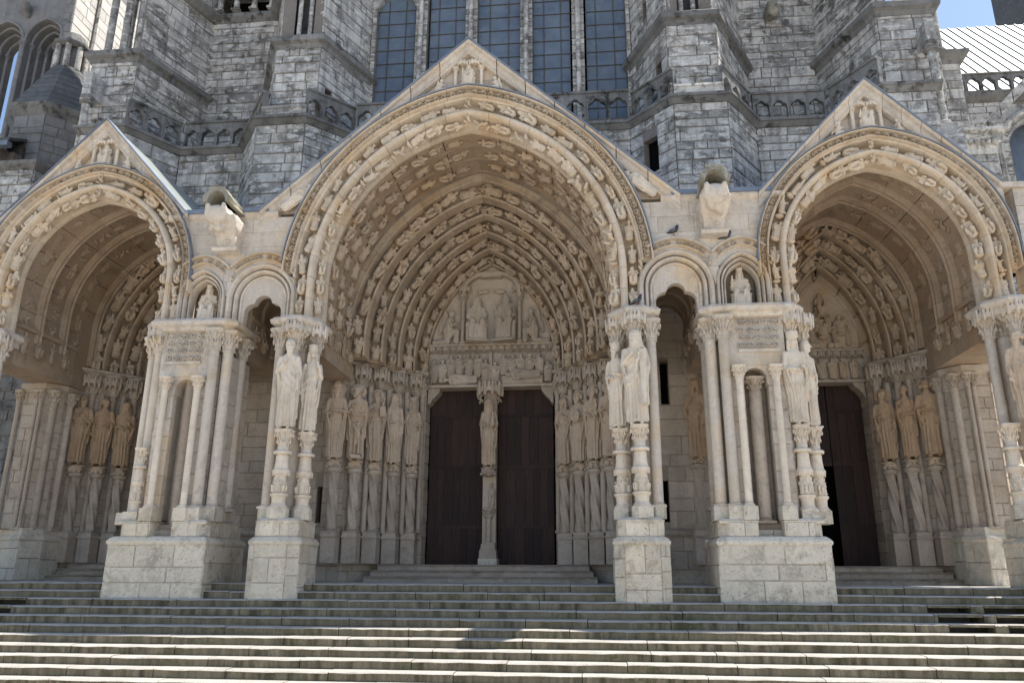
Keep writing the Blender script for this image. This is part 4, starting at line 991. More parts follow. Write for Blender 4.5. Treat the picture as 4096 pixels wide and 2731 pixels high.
# outer wall strips beyond the side arches
for sx in (-1, 1):
    T = thing('end_wall', (sx * 13.3, .3, 6.0), 'strip of pale wall at the far %s edge, beside the side arch' % ('right' if sx > 0 else 'left'), 'wall')
    sd = Arch(sx * 9.63, 2.0, math.sqrt(2.35 ** 2 - .35 ** 2), 7.2, 6.0); rnd = random.Random(5); z = 6.0
    while z < 8.6:
        for x in (11.5, 12.6, 13.5):
            xs = sorted(sx * (x + .003 + .9 * j / 20) for j in range(21)); zb = lambda q: (sd.z_at(q, .8) or 6.0)
            m = MB().strips(xs, lambda q: max(z + .003, zb(q)), lambda q: z + .44, .0, .5)
            if m.v: m.build('stone_block', 'porch', T)
        z += .45
    MB().box(min(sx * 12.3, sx * 14.4), max(sx * 12.3, sx * 14.4), -.08, .5, 8.70, 8.82).build('cornice', 'porch', T)

# ------------------------------------------------------------------ gargoyles
for sx in (-1, 1):
    x0 = sx * 5.86
    T = thing('gargoyle', (x0, -.3, 7.75), 'mossy gaping gargoyle over the wall %s of the central arch' % ('right' if sx > 0 else 'left'), 'gargoyle', 'pair of worn gargoyles')
    rnd = random.Random(70 + sx); mm = MB()
    dx = sx * .0 - (.10 if sx < 0 else 0)
    for i in range(7):
        t = i / 6; mm.ball((x0 + dx * t + rnd.uniform(-.03, .03), .1 - .75 * t, 8.42 + .10 * t + rnd.uniform(-.03, .03)), (.36 - .03 * t, .17, .30 - .05 * t), 10, 7)
    mm.rings([[(x0 + q * x, y * q2 + .05, z) for x, y in ((-.38, .05), (.38, .05), (.38, -.75), (-.38, -.75))] for z, q, q2 in ((8.06, .62, .40), (8.25, .85, .75), (8.5, .95, 1.0))])
    for i in range(10): mm.ball((x0 + rnd.uniform(-.3, .3), rnd.uniform(-.6, 0), rnd.uniform(8.15, 8.6)), (.11, .11, .10), 8, 5)
    for e in (-1, 1): mm.caps((x0 + e * .22 + dx, -.70, 8.52), (x0 + e * .20 + dx, -.78, 8.72), .085, .06, 8)
    me = finish(remesh(mm, .03, 2), 'gargoyle_body', 'porch'); put('body', me, T, Matrix.Identity(4))
    q = MB(); rr = []
    for i in range(6):      # open upper jaw: half tube with thick uneven wall
        y = .25 - 1.05 * i / 5; rin = .19 + .04 * i / 5; th = .12; zc = 8.70 + .10 * i / 5; xc = x0 + dx * i / 5
        ring = [(xc + rin * math.cos(a), y, zc + rin * 1.25 * math.sin(a)) for a in [math.pi * j / 12 for j in range(13)]]
        ring += [(xc + (rin + th * (1 + .25 * math.sin(j * 2.7 + i))) * math.cos(a), y - .02 * math.sin(j * 1.9), zc + (rin * 1.25 + th * (1 + .2 * math.sin(j * 3.1 + 2 * i))) * math.sin(a)) for j, a in [(j, math.pi * j / 12) for j in range(12, -1, -1)]]
        rr.append(ring)
    q.rings(rr); q.build('upper_jaw', 'moss', T)
    MB().box(x0 - .17, x0 + .17, -.35, -.30, 8.6, 8.95).build('throat', 'void', T)
    put('carved_corbel', LEAVES[0], T, frame((x0, -.12, 7.80), (1, 0, 0), (0, 1, 0), (0, 0, 1), (.85, .8, .36)), 'porch')
    q = MB(); q.rings([[(x0 + s * x, y, z) for x, y in ((-1, .05), (1, .05), (1, -d), (-1, -d))] for z, s, d in ((7.72, .30, .30), (7.80, .32, .34), (7.83, .22, .2), (8.1, .25, .3))]); q.build('corbel', 'porch', T)

# ------------------------------------------------------------------ piers
def plinth(T, poly_front, z0, z1, ch, seed, mat='plinth', closed_core=None, ln=.62):
    for i in range(len(poly_front) - 1): ashlar(T, poly_front[i], poly_front[i + 1], z0, z1, ch=ch, ln=ln, mat=mat, core='mortar_pale', seed=seed + i, th=.25, joint=.010, proud=.010)
def pedestal(T, x, y, z0, z1, seed, r=.155):
    """carved pedestal column: base, little arcaded niche with figures, collar, capital under the statue's feet"""
    H = z1 - z0; Z = lambda q: z0 + H * q
    m = MB(); m.lathe([(Z(0), r * 1.25), (Z(.02), r * 1.3), (Z(.035), r * 1.1), (Z(.06), r * .95), (Z(.13), r), (Z(.15), r * 1.25), (Z(.175), r * 1.28), (Z(.19), r * .80), (Z(.40), r * .80), (Z(.43), r * 1.18), (Z(.47), r * 1.25), (Z(.50), r * 1.0), (Z(.60), r * .88), (Z(.66), r * .88)], (x, y), 16); m.build('pedestal_drum', 'pale', T, False)
    for i in range(3):
        a = R(-90 + (i - 1) * 62); put('carved_figure', SMALL[(seed + i) % 6], T, frame((x + math.cos(a) * r * .75, y + math.sin(a) * r * .75, Z(.185)), (-math.sin(a), math.cos(a), 0), (-math.cos(a), -math.sin(a), 0), (0, 0, 1), (H * .20, H * .17, H * .21)), 'pale')
    put('canopy', CANOPY, T, TRS((x, y + .02, Z(.385)), 0, (r * 1.12, r * 1.12, H * .09)), 'pale')
    pts = []
    m = MB(); rr = []
    for i in range(33):
        a = 2 * math.pi * i / 32; ring = []
        for j in range(8):
            b = 2 * math.pi * j / 8; tr = .030 * (1 + .22 * math.cos(10 * a + 2 * b)); ring.append((x + (r * 1.12 + tr * math.cos(b)) * math.cos(a), y + (r * 1.12 + tr * math.cos(b)) * math.sin(a), Z(.70) + tr * math.sin(b) * 1.3))
        rr.append(ring)
    m.rings(rr, cap=False); m.build('twisted_collar', 'pale', T, True)
    put('column_shaft', SHAFT, T, TRS((x, y, Z(.64)), 0, (r * .8, r * .8, H * .14)), 'pale')
    put('capital', CAPITAL, T, TRS((x, y, Z(.745)), 0, (r * 1.32, r * 1.32, H * .255)), 'pale')
def inner_pier(sx, xo=0.0, lab=None):
    who = 'right' if sx > 0 else 'left'
    cx = lambda x: sx * x + xo
    def pp(pts): return [(cx(x), y) for x, y in pts] if sx > 0 else [(cx(x), y) for x, y in reversed(pts)]
    T = thing('porch_pier', (cx(3.92), 0, -.36), lab or 'slender statue pier on the %s side of the central arch' % who, 'pier', 'porch piers')
    c = .20; x0, x1, y0, y1 = 3.34, 4.46, -.60, .72
    out = [(x0, y1), (x0, y0 + c), (x0 + c, y0), (x1 - c, y0), (x1, y0 + c), (x1, y1)]
    plinth(T, pp(out), -.36, .79, .40, 300 + sx + int(xo)); MB().prism(pp(offs(out, -.2)), -.36, .80).build('pier_core', 'mortar_light', T)
    m = MB(); trim(m, pp(out) + [pp(out)[0]], [(-.45, .78), (.0, .78), (.03, .82), (.03, .87), (-.02, .93), (-.08, .97), (-.45, .97)]); m.build('plinth_moulding', 'plinth', T)
    o2 = offs(out, -.09); plinth(T, pp(o2), .97, 1.26, .29, 310 + sx, ln=.5); MB().prism(pp(offs(o2, -.15)), .9, 1.27).build('pier_core', 'mortar_light', T)
    m = MB(); trim(m, pp(o2) + [pp(o2)[0]], [(-.4, 1.25), (.0, 1.25), (.02, 1.29), (-.05, 1.34), (-.1, 1.36), (-.4, 1.36)]); m.build('plinth_moulding', 'plinth', T)
    for px, py, r in ((3.95, -.27, .24), (3.58, .18, .23), (4.30, -.08, .17), (3.98, .40, .26)):
        MB().prism([(cx(px) + r * math.cos(a), py + r * math.sin(a)) for a in [math.pi / 8 + math.pi / 4 * j for j in range(8)]], 1.34, 1.58).build('sub_base', 'plinth', T)
    pedestal(T, cx(3.95), -.27, 1.58, 3.30, 1); pedestal(T, cx(3.58), .18, 1.58, 3.30, 3)
    column(T, cx(4.30), -.08, 1.57, 5.22, .115)
    column(T, cx(3.95), -.11, 3.3, 5.22, .10, rc=2.3, base=False)
    column(T, cx(3.58), .32, 3.3, 5.22, .10, rc=2.3, base=False)
    column(T, cx(3.98), .42, 1.56, 5.22, .21, rc=1.6, base=False)
    put('canopy', CANOPY, T, TRS((cx(3.95), -.20, 5.50), 0, (.27, .27, .36)), 'porch'); put('canopy', CANOPY, T, TRS((cx(3.58), .20, 5.48), sx * R(-25), (.26, .26, .36)), 'porch')
    top = [(3.40, .75), (3.40, .05), (3.62, -.22), (3.75, -.40), (4.18, -.40), (4.32, -.28), (4.50, -.24), (4.50, .75)]
    MB().prism(pp(offs(top, -.07)), 5.66, 5.80).build('abacus', 'porch', T)
    m = MB(); m.rings([[(*q, z) for q in offs(pp(top), o)] for z, o in ((5.80, -.05), (5.84, .02), (5.93, .04), (5.97, .0), (6.0, -.02))]); m.build('abacus', 'porch', T)
inner_pier(-1); inner_pier(1)
inner_pier(1, 8.12, 'statue pier at the far right edge of the photo, right of the side arch')
inner_pier(-1, -8.12, 'pier at the far left edge, left of the side arch')
def outer_pier(sx):
    who = 'right' if sx > 0 else 'left'
    T = thing('porch_pier', (sx * 6.55, .3, -.36), 'broad pier with tall shafts on a massive plinth, between the central and %s arches' % who, 'pier', 'porch piers')
    def pp(pts): return pts if sx > 0 else [(-x, y) for x, y in reversed(pts)]
    out = [(5.42, 1.5), (5.42, -.48), (7.64, -.48), (7.64, 1.3)]
    plinth(T, pp(out), -.36, .79, .38, 320 + sx, ln=.9); MB().prism(pp(offs(out, -.2)), -.36, .80).build('pier_core', 'mortar_light', T)
    m = MB(); trim(m, pp(out) + [pp(out)[0]], [(-.45, .78), (.0, .78), (.03, .82), (.03, .87), (-.02, .93), (-.08, .97), (-.45, .97)]); m.build('plinth_moulding', 'plinth', T)
    for i, o3 in enumerate(([(5.50, 1.4), (5.50, -.16), (5.68, -.40), (6.26, -.40), (6.26, .1)], [(6.26, -.06), (6.80, -.06)], [(6.80, .1), (6.80, -.40), (7.38, -.40), (7.56, -.16), (7.56, 1.2)])):
        zt = (1.26, 1.12, 1.26)[i]; plinth(T, pp(o3), .97, zt, zt - .97, 330 + sx + i, ln=.5)
    MB().prism(pp([(5.55, 1.3), (5.55, -.1), (5.75, -.33), (6.2, -.33), (6.2, .0), (6.86, .0), (6.86, -.33), (7.33, -.33), (7.5, -.1), (7.5, 1.1)]), .9, 1.24).build('pier_core', 'mortar_light', T)
    for a0, a1 in ((5.50, 6.26), (6.80, 7.56)):
        o3 = [(a0, 1.2), (a0, -.38), (a1, -.38), (a1, 1.2)]; m = MB(); trim(m, pp(o3) + [pp(o3)[0]], [(-.3, 1.23), (.0, 1.23), (.02, 1.28), (-.05, 1.33), (-.3, 1.34)]); m.build('plinth_moulding', 'plinth', T)
    # sub-bases and shafts
    def col(x, y, r, zb, zc, hc=.5, rc=2.1, mat='porch'):
        column(T, sx * x, y, zb, zc, r, mat, hc, rc)
    for x, y, r in ((5.62, .0, .19), (5.88, -.18, .17), (6.14, -.26, .15), (6.92, -.26, .15)):
        MB().box(sx * x - r, sx * x + r, y - r, y + .3, 1.30, 1.58).build('sub_base', 'plinth', T)
    col(5.62, .02, .125, 1.57, 5.22); col(5.88, -.16, .115, 1.57, 5.24); col(6.14, -.26, .075, 1.57, 4.28, .30, 2.0, 'pale'); col(6.92, -.26, .075, 1.57, 4.28, .30, 2.0, 'pale')
    col(5.62, .75, .12, 1.57, 5.22)
    if sx > 0: col(6.52, .10, .14, 1.25, 4.05, .34, 1.5, 'inner')
    else: col(6.52, .18, .13, 1.12, 4.9, .3, 1.5, 'inner')
    # masonry body behind the shafts, with the recess
    ashlar(T, *pp([(5.80, .08), (6.02, -.10)]), 1.4, 5.2, ch=.42, ln=.4, mat='porch', core='mortar_pale', seed=350, joint=.008, proud=.006)
    ashlar(T, *pp([(6.00, -.10), (6.27, -.10)]), 1.34, 4.62, ch=.44, ln=.5, mat='porch', core='mortar_pale', seed=351, joint=.008, proud=.006, th=.5)
    ashlar(T, *pp([(6.78, -.10), (7.16, -.10)]), 1.34, 4.62, ch=.44, ln=.5, mat='porch', core='mortar_pale', seed=352, joint=.008, proud=.006, th=.5)
    ashlar(T, *pp([(7.16, -.10), (7.34, .15)]), 1.34, 5.2, ch=.44, ln=.5, mat='porch', core='mortar_pale', seed=353, joint=.008, proud=.006, th=.4)
    ashlar(T, *pp([(7.34, .15), (7.34, 1.0)]), 1.34, 5.2, ch=.44, ln=.6, mat='porch', core='mortar_pale', seed=354, joint=.008, proud=.006, th=.3)
    ashlar(T, *pp([(5.60, 1.2), (5.60, .15)]), 1.34, 5.2, ch=.44, ln=.6, mat='porch', core='mortar_pale', seed=355, joint=.008, proud=.006, th=.3)
    MB().box(min(sx * 6.2, sx * 6.86), max(sx * 6.2, sx * 6.86), .34, .6, 1.1, 5.0).build('recess_back', 'inner', T)
    MB().box(min(sx * 5.9, sx * 7.2), max(sx * 5.9, sx * 7.2), .6, 1.1, .9, 5.3).build('pier_core', 'mortar_light', T)
    ar = Arch(sx * 6.52, .245, .25, 4.32, 1.3)
    xs = [sx * 6.52 - .28 + .56 * j / 40 for j in range(41)]
    MB().strips(xs, lambda x: (ar.z_at(x) if abs(x - ar.cx) < .245 else 4.2) or 4.2, lambda x: 4.80, -.10, .34).build('niche_head', 'porch', T)
    # foliage panel above
    MB().box(min(sx * 5.98, sx * 7.2), max(sx * 5.98, sx * 7.2), -.12, .8, 4.625, 5.80).build('frieze_block', 'porch', T)
    MB().box(min(sx * 6.2, sx * 7.08), max(sx * 6.2, sx * 7.08), -.17, -.11, 4.92, 4.99).build('frieze_ledge', 'porch', T)
    MB().box(min(sx * 6.2, sx * 7.08), max(sx * 6.2, sx * 7.08), -.16, -.11, 5.70, 5.76).build('frieze_ledge', 'porch', T)
    rnd = random.Random(3)
    for i in range(5):
        for j in range(4):
            s = .15; put('leaf_scroll', SCROLL, T, frame((sx * 6.28 + sx * i * .18, -.11, 5.08 + j * .175), (rnd.choice((-1, 1)), 0, 0), (0, 1, 0), (0, 0, rnd.choice((-1, 1))), (s, s * 2.6, s)), 'porch')
    # pair of statue pedestals on the side-arch end
    for x, y, s in ((7.36, -.10, 2), (7.70, .20, 4)): 
        if sx > 0: pedestal(T, sx * x, y, 1.50, 3.28, s, .14)
        column(T, sx * x, y + .16, 1.5, 5.22, .10, 'pale', rc=2.2, base=False)
        MB().box(sx * x - .17, sx * x + .17, y - .17, y + .25, 1.24, 1.51).build('sub_base', 'plinth', T)
        if sx > 0 or x < 7.5: put('canopy', CANOPY, T, TRS((sx * x, y + .05, 5.46), sx * R(20), (.25, .25, .38)), 'porch')
    if sx < 0: pedestal(T, sx * 7.36, -.10, 1.50, 2.95, 2, .11)
    top = [(5.42, 1.2), (5.42, -.12), (5.62, -.30), (6.02, -.34), (7.40, -.34), (7.66, -.05), (7.72, .9)]
    m = MB(); m.rings([[(*q, z) for q in offs(pp(top), o)] for z, o in ((5.72, -.10), (5.80, -.05), (5.84, .02), (5.93, .04), (5.97, .0), (6.0, -.02))]); m.build('abacus', 'porch', T)
outer_pier(-1); outer_pier(1)

# ------------------------------------------------------------------ beams from the piers back to the church
for sx in (-1, 1):
    for x0, x1, who in ((3.52, 4.36, 'inner'), (5.46, 7.60, 'outer'), (11.68, 12.6, 'far')):
        wh = {'inner': 'narrow carved stone beam over the %s statue pier, running back to the church', 'outer': 'broad stone beam over the %s broad pier, running back to the church', 'far': 'carved stone beam at the outer side of the %s bay'}[who] % ('right' if sx > 0 else 'left')
        T = thing('stone_beam', (sx * (x0 + x1) / 2, 2, 5.25), wh, 'beam', 'beams between piers and church'); a, b = sorted((sx * x0, sx * x1))
        for i in range(2):
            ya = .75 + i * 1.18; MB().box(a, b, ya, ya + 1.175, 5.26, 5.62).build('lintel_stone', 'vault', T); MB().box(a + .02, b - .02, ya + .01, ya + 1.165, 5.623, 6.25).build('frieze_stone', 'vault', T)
        MB().box(a - .05, b + .05, .72, 3.12, 6.253, 6.36).build('cornice', 'vault', T)
        for i in range(4):
            for xe, d in ((a, -1), (b, 1)):
                put('carved_figure', SMALL[(i + 2) % 6], T, frame((xe + d * .02, 1.0 + .55 * i, 5.62), (0, d, 0), (-d, 0, 0), (0, 0, 1), (.55, .4, .60)), 'vault')
# ------------------------------------------------------------------ vaults and archivolts of the three portals
def portal(cx, arch, rings, vault_to, who, lab, dh, tym, side, hwd):
    T = thing('portal_vault', (cx, 2, 6.0), lab[0], 'vault', 'vaults of the porch bays')
    ys = [.53, 1.2, 1.9, vault_to] if not side else [.53, 1.6, 2.6, vault_to]
    for i in range(len(ys) - 1):
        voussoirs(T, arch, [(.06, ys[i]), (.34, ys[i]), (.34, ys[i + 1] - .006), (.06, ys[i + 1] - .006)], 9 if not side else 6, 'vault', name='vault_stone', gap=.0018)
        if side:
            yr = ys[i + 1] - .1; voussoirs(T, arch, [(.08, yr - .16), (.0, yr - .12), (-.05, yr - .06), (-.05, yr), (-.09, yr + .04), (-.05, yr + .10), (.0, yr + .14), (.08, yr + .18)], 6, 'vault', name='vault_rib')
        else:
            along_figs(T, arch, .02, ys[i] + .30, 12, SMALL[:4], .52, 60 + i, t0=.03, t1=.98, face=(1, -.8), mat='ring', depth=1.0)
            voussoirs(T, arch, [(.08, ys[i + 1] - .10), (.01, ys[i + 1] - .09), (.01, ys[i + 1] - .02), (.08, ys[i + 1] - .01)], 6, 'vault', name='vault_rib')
    if side:
        rnd = random.Random(4)
        for i in range(3):
            along_figs(T, arch, .04, ys[i] + .45, 7, SMALL[2:5] + LEAVES, .46, 80 + i, t0=.05, t1=.95, face=(1, -.3), mat='vault', depth=.42, name='faint_relief')
    # fill wall above the outermost ring
    P = thing('portal', (cx, 4.5, 0), lab[1], 'portal', 'doorways of the porch')
    nr = len(rings)
    for i, (hw, ap, y0, y1, nfig) in enumerate(rings):
        ar = Arch(cx, hw, ap - 6.25, 6.25, 5.85); w = (rings[i - 1][0] - hw + .12) if i else .45
        prof = [(0, y1), (0, y0 + .30), (.012, y0 + .24), (.045, y0 + .21), (.075, y0 + .24), (.085, y0 + .34), (.16, y0 + .40), (w * .78, y0 + .34), (w * .86, y0 + .12), (w * .88, y0 + .03), (w * .93, y0), (w, y0 + .02), (w + .15, y0 + .03), (w + .15, y1)]
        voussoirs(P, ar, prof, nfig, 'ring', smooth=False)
        put('keystone', LEAVES[i % 2], P, frame((cx, y0 + .16, ar.top(.0) + .0), (1, 0, 0), (0, 1, 0), (0, 0, 1), (.42, .55, .26)), 'ring')
        if nfig > 4: along_figs(P, ar, .18 if i < nr - 1 else .12, y0 + .13, nfig, SMALL, ar.len / nfig * 1.10, 90 + i + int(cx), t0=.0, t1=.985, face=(.6, -1), mat='ring')
    hw, ap = tym; ta = Arch(cx, hw, ap - 6.6, 6.6, 5.6)
    xs = [cx - hw + 2 * hw * j / 30 for j in range(31)]
    zt0 = 6.82 if not side else 6.42
    MB().strips(xs, lambda x: zt0, lambda x: ta.z_at(x) or zt0, 5.32, 5.6).build('tympanum', 'ring' if side else 'inner', P)
    MB().box(cx - hw - .15, cx + hw + .15, 5.30, 5.62, dh + .22, zt0 - .26).build('lintel', 'inner', P)
    MB().box(cx - hw - .18, cx + hw + .18, 5.12, 5.62, dh + .14, dh + .216).build('lintel_ledge', 'inner', P)
    MB().box(cx - hw, cx + hw, 5.36, 5.6, zt0 - .262, zt0 - .042).build('canopy_back', 'inner', P)
    n = int(hw * 2 / .20)
    for i in range(n): put('canopy', CANOPY, P, TRS((cx - hw + (i + .5) * 2 * hw / n, 5.30, zt0 - .30), 0, (hw / n * .98, .13, .30)))
    MB().box(cx - hw - .02, cx + hw + .02, 5.18, 5.6, zt0 - .04, zt0 + .02).build('tympanum_ledge', 'inner', P)
    return P, T
RC = [(3.12, 10.45, 2.50, 3.15, 11), (2.80, 10.18, 3.15, 3.75, 11), (2.46, 9.9, 3.75, 4.35, 11), (2.14, 9.62, 4.35, 4.90, 10), (1.88, 9.34, 4.90, 5.35, 10)]
PC, VC = portal(0, ARC_C, RC, 2.62, 'centre', ('deep central vault carved with rows of small figures', 'central doorway with rings of carved figures, tympanum and statue jambs'), 5.35, (1.90, 9.40), False, 1.86)
PS = {}
for sx in (-1, 1):
    rs_ = [(1.80, 9.55, 3.85, 4.3, 7), (1.52, 9.25, 4.3, 4.75, 7), (1.24, 8.90, 4.75, 5.1, 6), (1.02, 8.50, 5.1, 5.36, 4)]
    w = 'right' if sx > 0 else 'left'
    PS[sx], _ = portal(sx * 9.65, Arch(sx * 9.65, 2.05, 2.75, 7.05, 6.0), rs_, 3.95, w, ('plain ribbed vault of the %s side bay' % w, 'narrow %s doorway with three rings of carved figures' % w), 5.30, (1.06, 8.60), True, .95)
# reliefs: central tympanum and lintel
put('seated_relief', SEAT_V, PC, TRS((-.42, 5.06, 6.84), R(18), (1.50, .8, 1.45)), 'inner'); put('seated_relief', SEAT_S, PC, TRS((.44, 5.06, 6.84), R(-14), (1.55, .8, 1.55)), 'inner')
for s in (-1, 1):
    put('kneeling_angel', KNEEL, PC, frame((s * 1.28, 5.15, 6.84), (-s, 0, 0), (0, 1, 0), (0, 0, 1), (1.2, .95, 1.1)), 'inner')
    column(PC, s * .86, 5.20, 6.84, 8.14, .065, 'inner', .26, 2.0, name='colonnette'); put('canopy', CANOPY, PC, TRS((s * .82, 5.22, 8.38), 0, (.17, .15, .3)))
    put('censing_angel', SMALL[0], PC, frame((s * .42, 5.25, 8.48), (0, 0, s), (0, 1, 0), (-s, 0, .15), (.34, .25, .38)), 'inner')
    put('halo', MB().lathe([(-.02, .13), (.02, .14)], seg=18).mesh('halo', 'inner'), PC, Matrix.Translation((s * .42, 5.27, 8.17)) @ Matrix.Rotation(R(90), 4, 'X'))
ta = Arch(0, .80, .55, 8.40, 8.3); voussoirs(PC, ta, [(0, 5.16), (0, 5.10), (.10, 5.08), (.12, 5.16), (.12, 5.32), (0, 5.32)], 4, 'inner', name='gablet'); 
m = MB(); m.rings([[(x, y, z) for y, z in ((5.10, 8.93), (5.10, 9.0 - abs(x) * .5 + .12), (5.32, 9.0 - abs(x) * .5 + .12), (5.32, 8.93))] for x in (-.34, 0, .34)]); m.build('gablet', 'inner', PC)
rnd = random.Random(14)
for i in range(7): put('relief_figure', RELIEF if i % 2 else RELIEF2, PC, TRS((-1.70 + i * .26, 5.19, 5.62 + (.16 if 1 < i < 6 else 0)), rnd.uniform(-.6, .6), (1.15, 1.0, .74)), 'inner')
for i in range(7): put('relief_figure', RELIEF2 if i % 2 else RELIEF, PC, TRS((.14 + i * .26, 5.19, 5.62 + (.22 if 0 < i < 6 else 0)), rnd.uniform(-.6, .6), (1.15, 1.0, .64)), 'inner')
for s, z in ((-.92, 5.72), (.95, 5.85)): put('lying_figure', RELIEF, PC, frame((s + .55, 5.10, z), (0, 0, 1), (0, 1, 0), (-1, 0, 0), (1.2, .8, 1.05)), 'inner')
MB().box(.36, 1.55, 5.14, 5.32, 5.58, 5.82).build('tomb', 'inner', PC); MB().box(-.05, .05, 5.16, 5.32, 5.6, 6.56).build('divider', 'inner', PC)
for sx in (-1, 1):
    P = PS[sx]; c = sx * 9.65
    for i in range(6): put('relief_figure', (RELIEF, RELIEF2)[i % 2], P, TRS((c - .75 + i * .30, 5.22, 5.54), rnd.uniform(-.8, .8), (1.0, .9, .62)), 'ring')
    put('relief_figure', SEAT_S, P, TRS((c, 5.20, 7.38), 0, (.8, .9, .75)), 'ring')
    for i in range(9): put('relief_figure', (RELIEF2, SMALL[2], RELIEF)[i % 3], P, TRS((c - .66 + i * .165, 5.20, 6.5 + .22 * (1 - abs(i - 4) / 4) + (.25 if i % 2 else 0)), rnd.uniform(-.8, .8), (.8, 1.0, .62)), 'ring')
    for s in (-1, 1):
        put('relief_figure', KNEEL, P, frame((c + s * .52, 5.22, 6.46), (-s, 0, 0), (0, 1, 0), (0, 0, 1), (.9, .5, .85)), 'ring'); put('relief_figure', RELIEF2, P, frame((c + s * .1, 5.25, 6.55), (0, 0, 1), (0, 1, 0), (s, 0, .1), (.8, .5, .75)), 'ring')

# ------------------------------------------------------------------ jambs, corner columns and wall faces inside the porch
def jamb_columns(P, pts, sx, cx, twist=True, z0=1.28, statue=True):
    for i, (x, y) in enumerate(pts):
        X = cx + sx * x
        MB().box(X - .19, X + .19, y - .17, y + .25, .46, 1.10).build('column_plinth', 'inner', P)
        m = MB(); m.rings([[(X + q * a, y + q * b, z) for a, b in ((-1, -1), (1, -1), (1, 1.3), (-1, 1.3))] for z, q in ((1.10, .20), (1.14, .215), (1.18, .19), (1.24, .185))]); m.build('plinth_moulding', 'inner', P)
        tw = put('twisted_column', TWIST, P, TRS((X, y, 1.33), 0, (.15, .15, 1.46))); put('base', COLBASE, tw, TRS((X, y, 1.22), 0, (.20, .20, .14)), 'inner'); put('collar', COLLAR, tw, TRS((X, y, 2.76)), 'inner')
        put('crouching_creature', CROUCH[i % 3], P, TRS((X, y + .02, 2.89), 0, (.50, .50, .42)), 'brown')
        column(P, X, y + .17, 2.9, 5.2, .10, 'inner', .62, 2.4, base=False); put('canopy', CANOPY, P, TRS((X, y + .06, 5.30), 0, (.25, .25, .42)), 'inner')
        if i < len(pts) - 1:
            x2, y2 = pts[i + 1]; put('column_shaft', SHAFT, P, TRS((cx + sx * (x + x2) / 2, (y + y2) / 2 + .16, 1.25), 0, (.075, .075, 4.0)), 'inner')
def jamb_wall(P, pts, sx, cx, z0, z1, seed, mat='inner'):
    q = [(cx + sx * x, y) for x, y in pts]
    if sx > 0: q = q[::-1]
    # faces looking at the viewer and the doorway
    for i in range(len(q) - 1): ashlar(P, q[i], q[i + 1], z0, z1, ch=.38, ln=.62, mat=mat, core='mortar_light', seed=seed + i, joint=.010, proud=.010, th=.3)
JC = [(3.42, 3.50), (3.00, 3.92), (2.58, 4.34), (2.16, 4.76)]
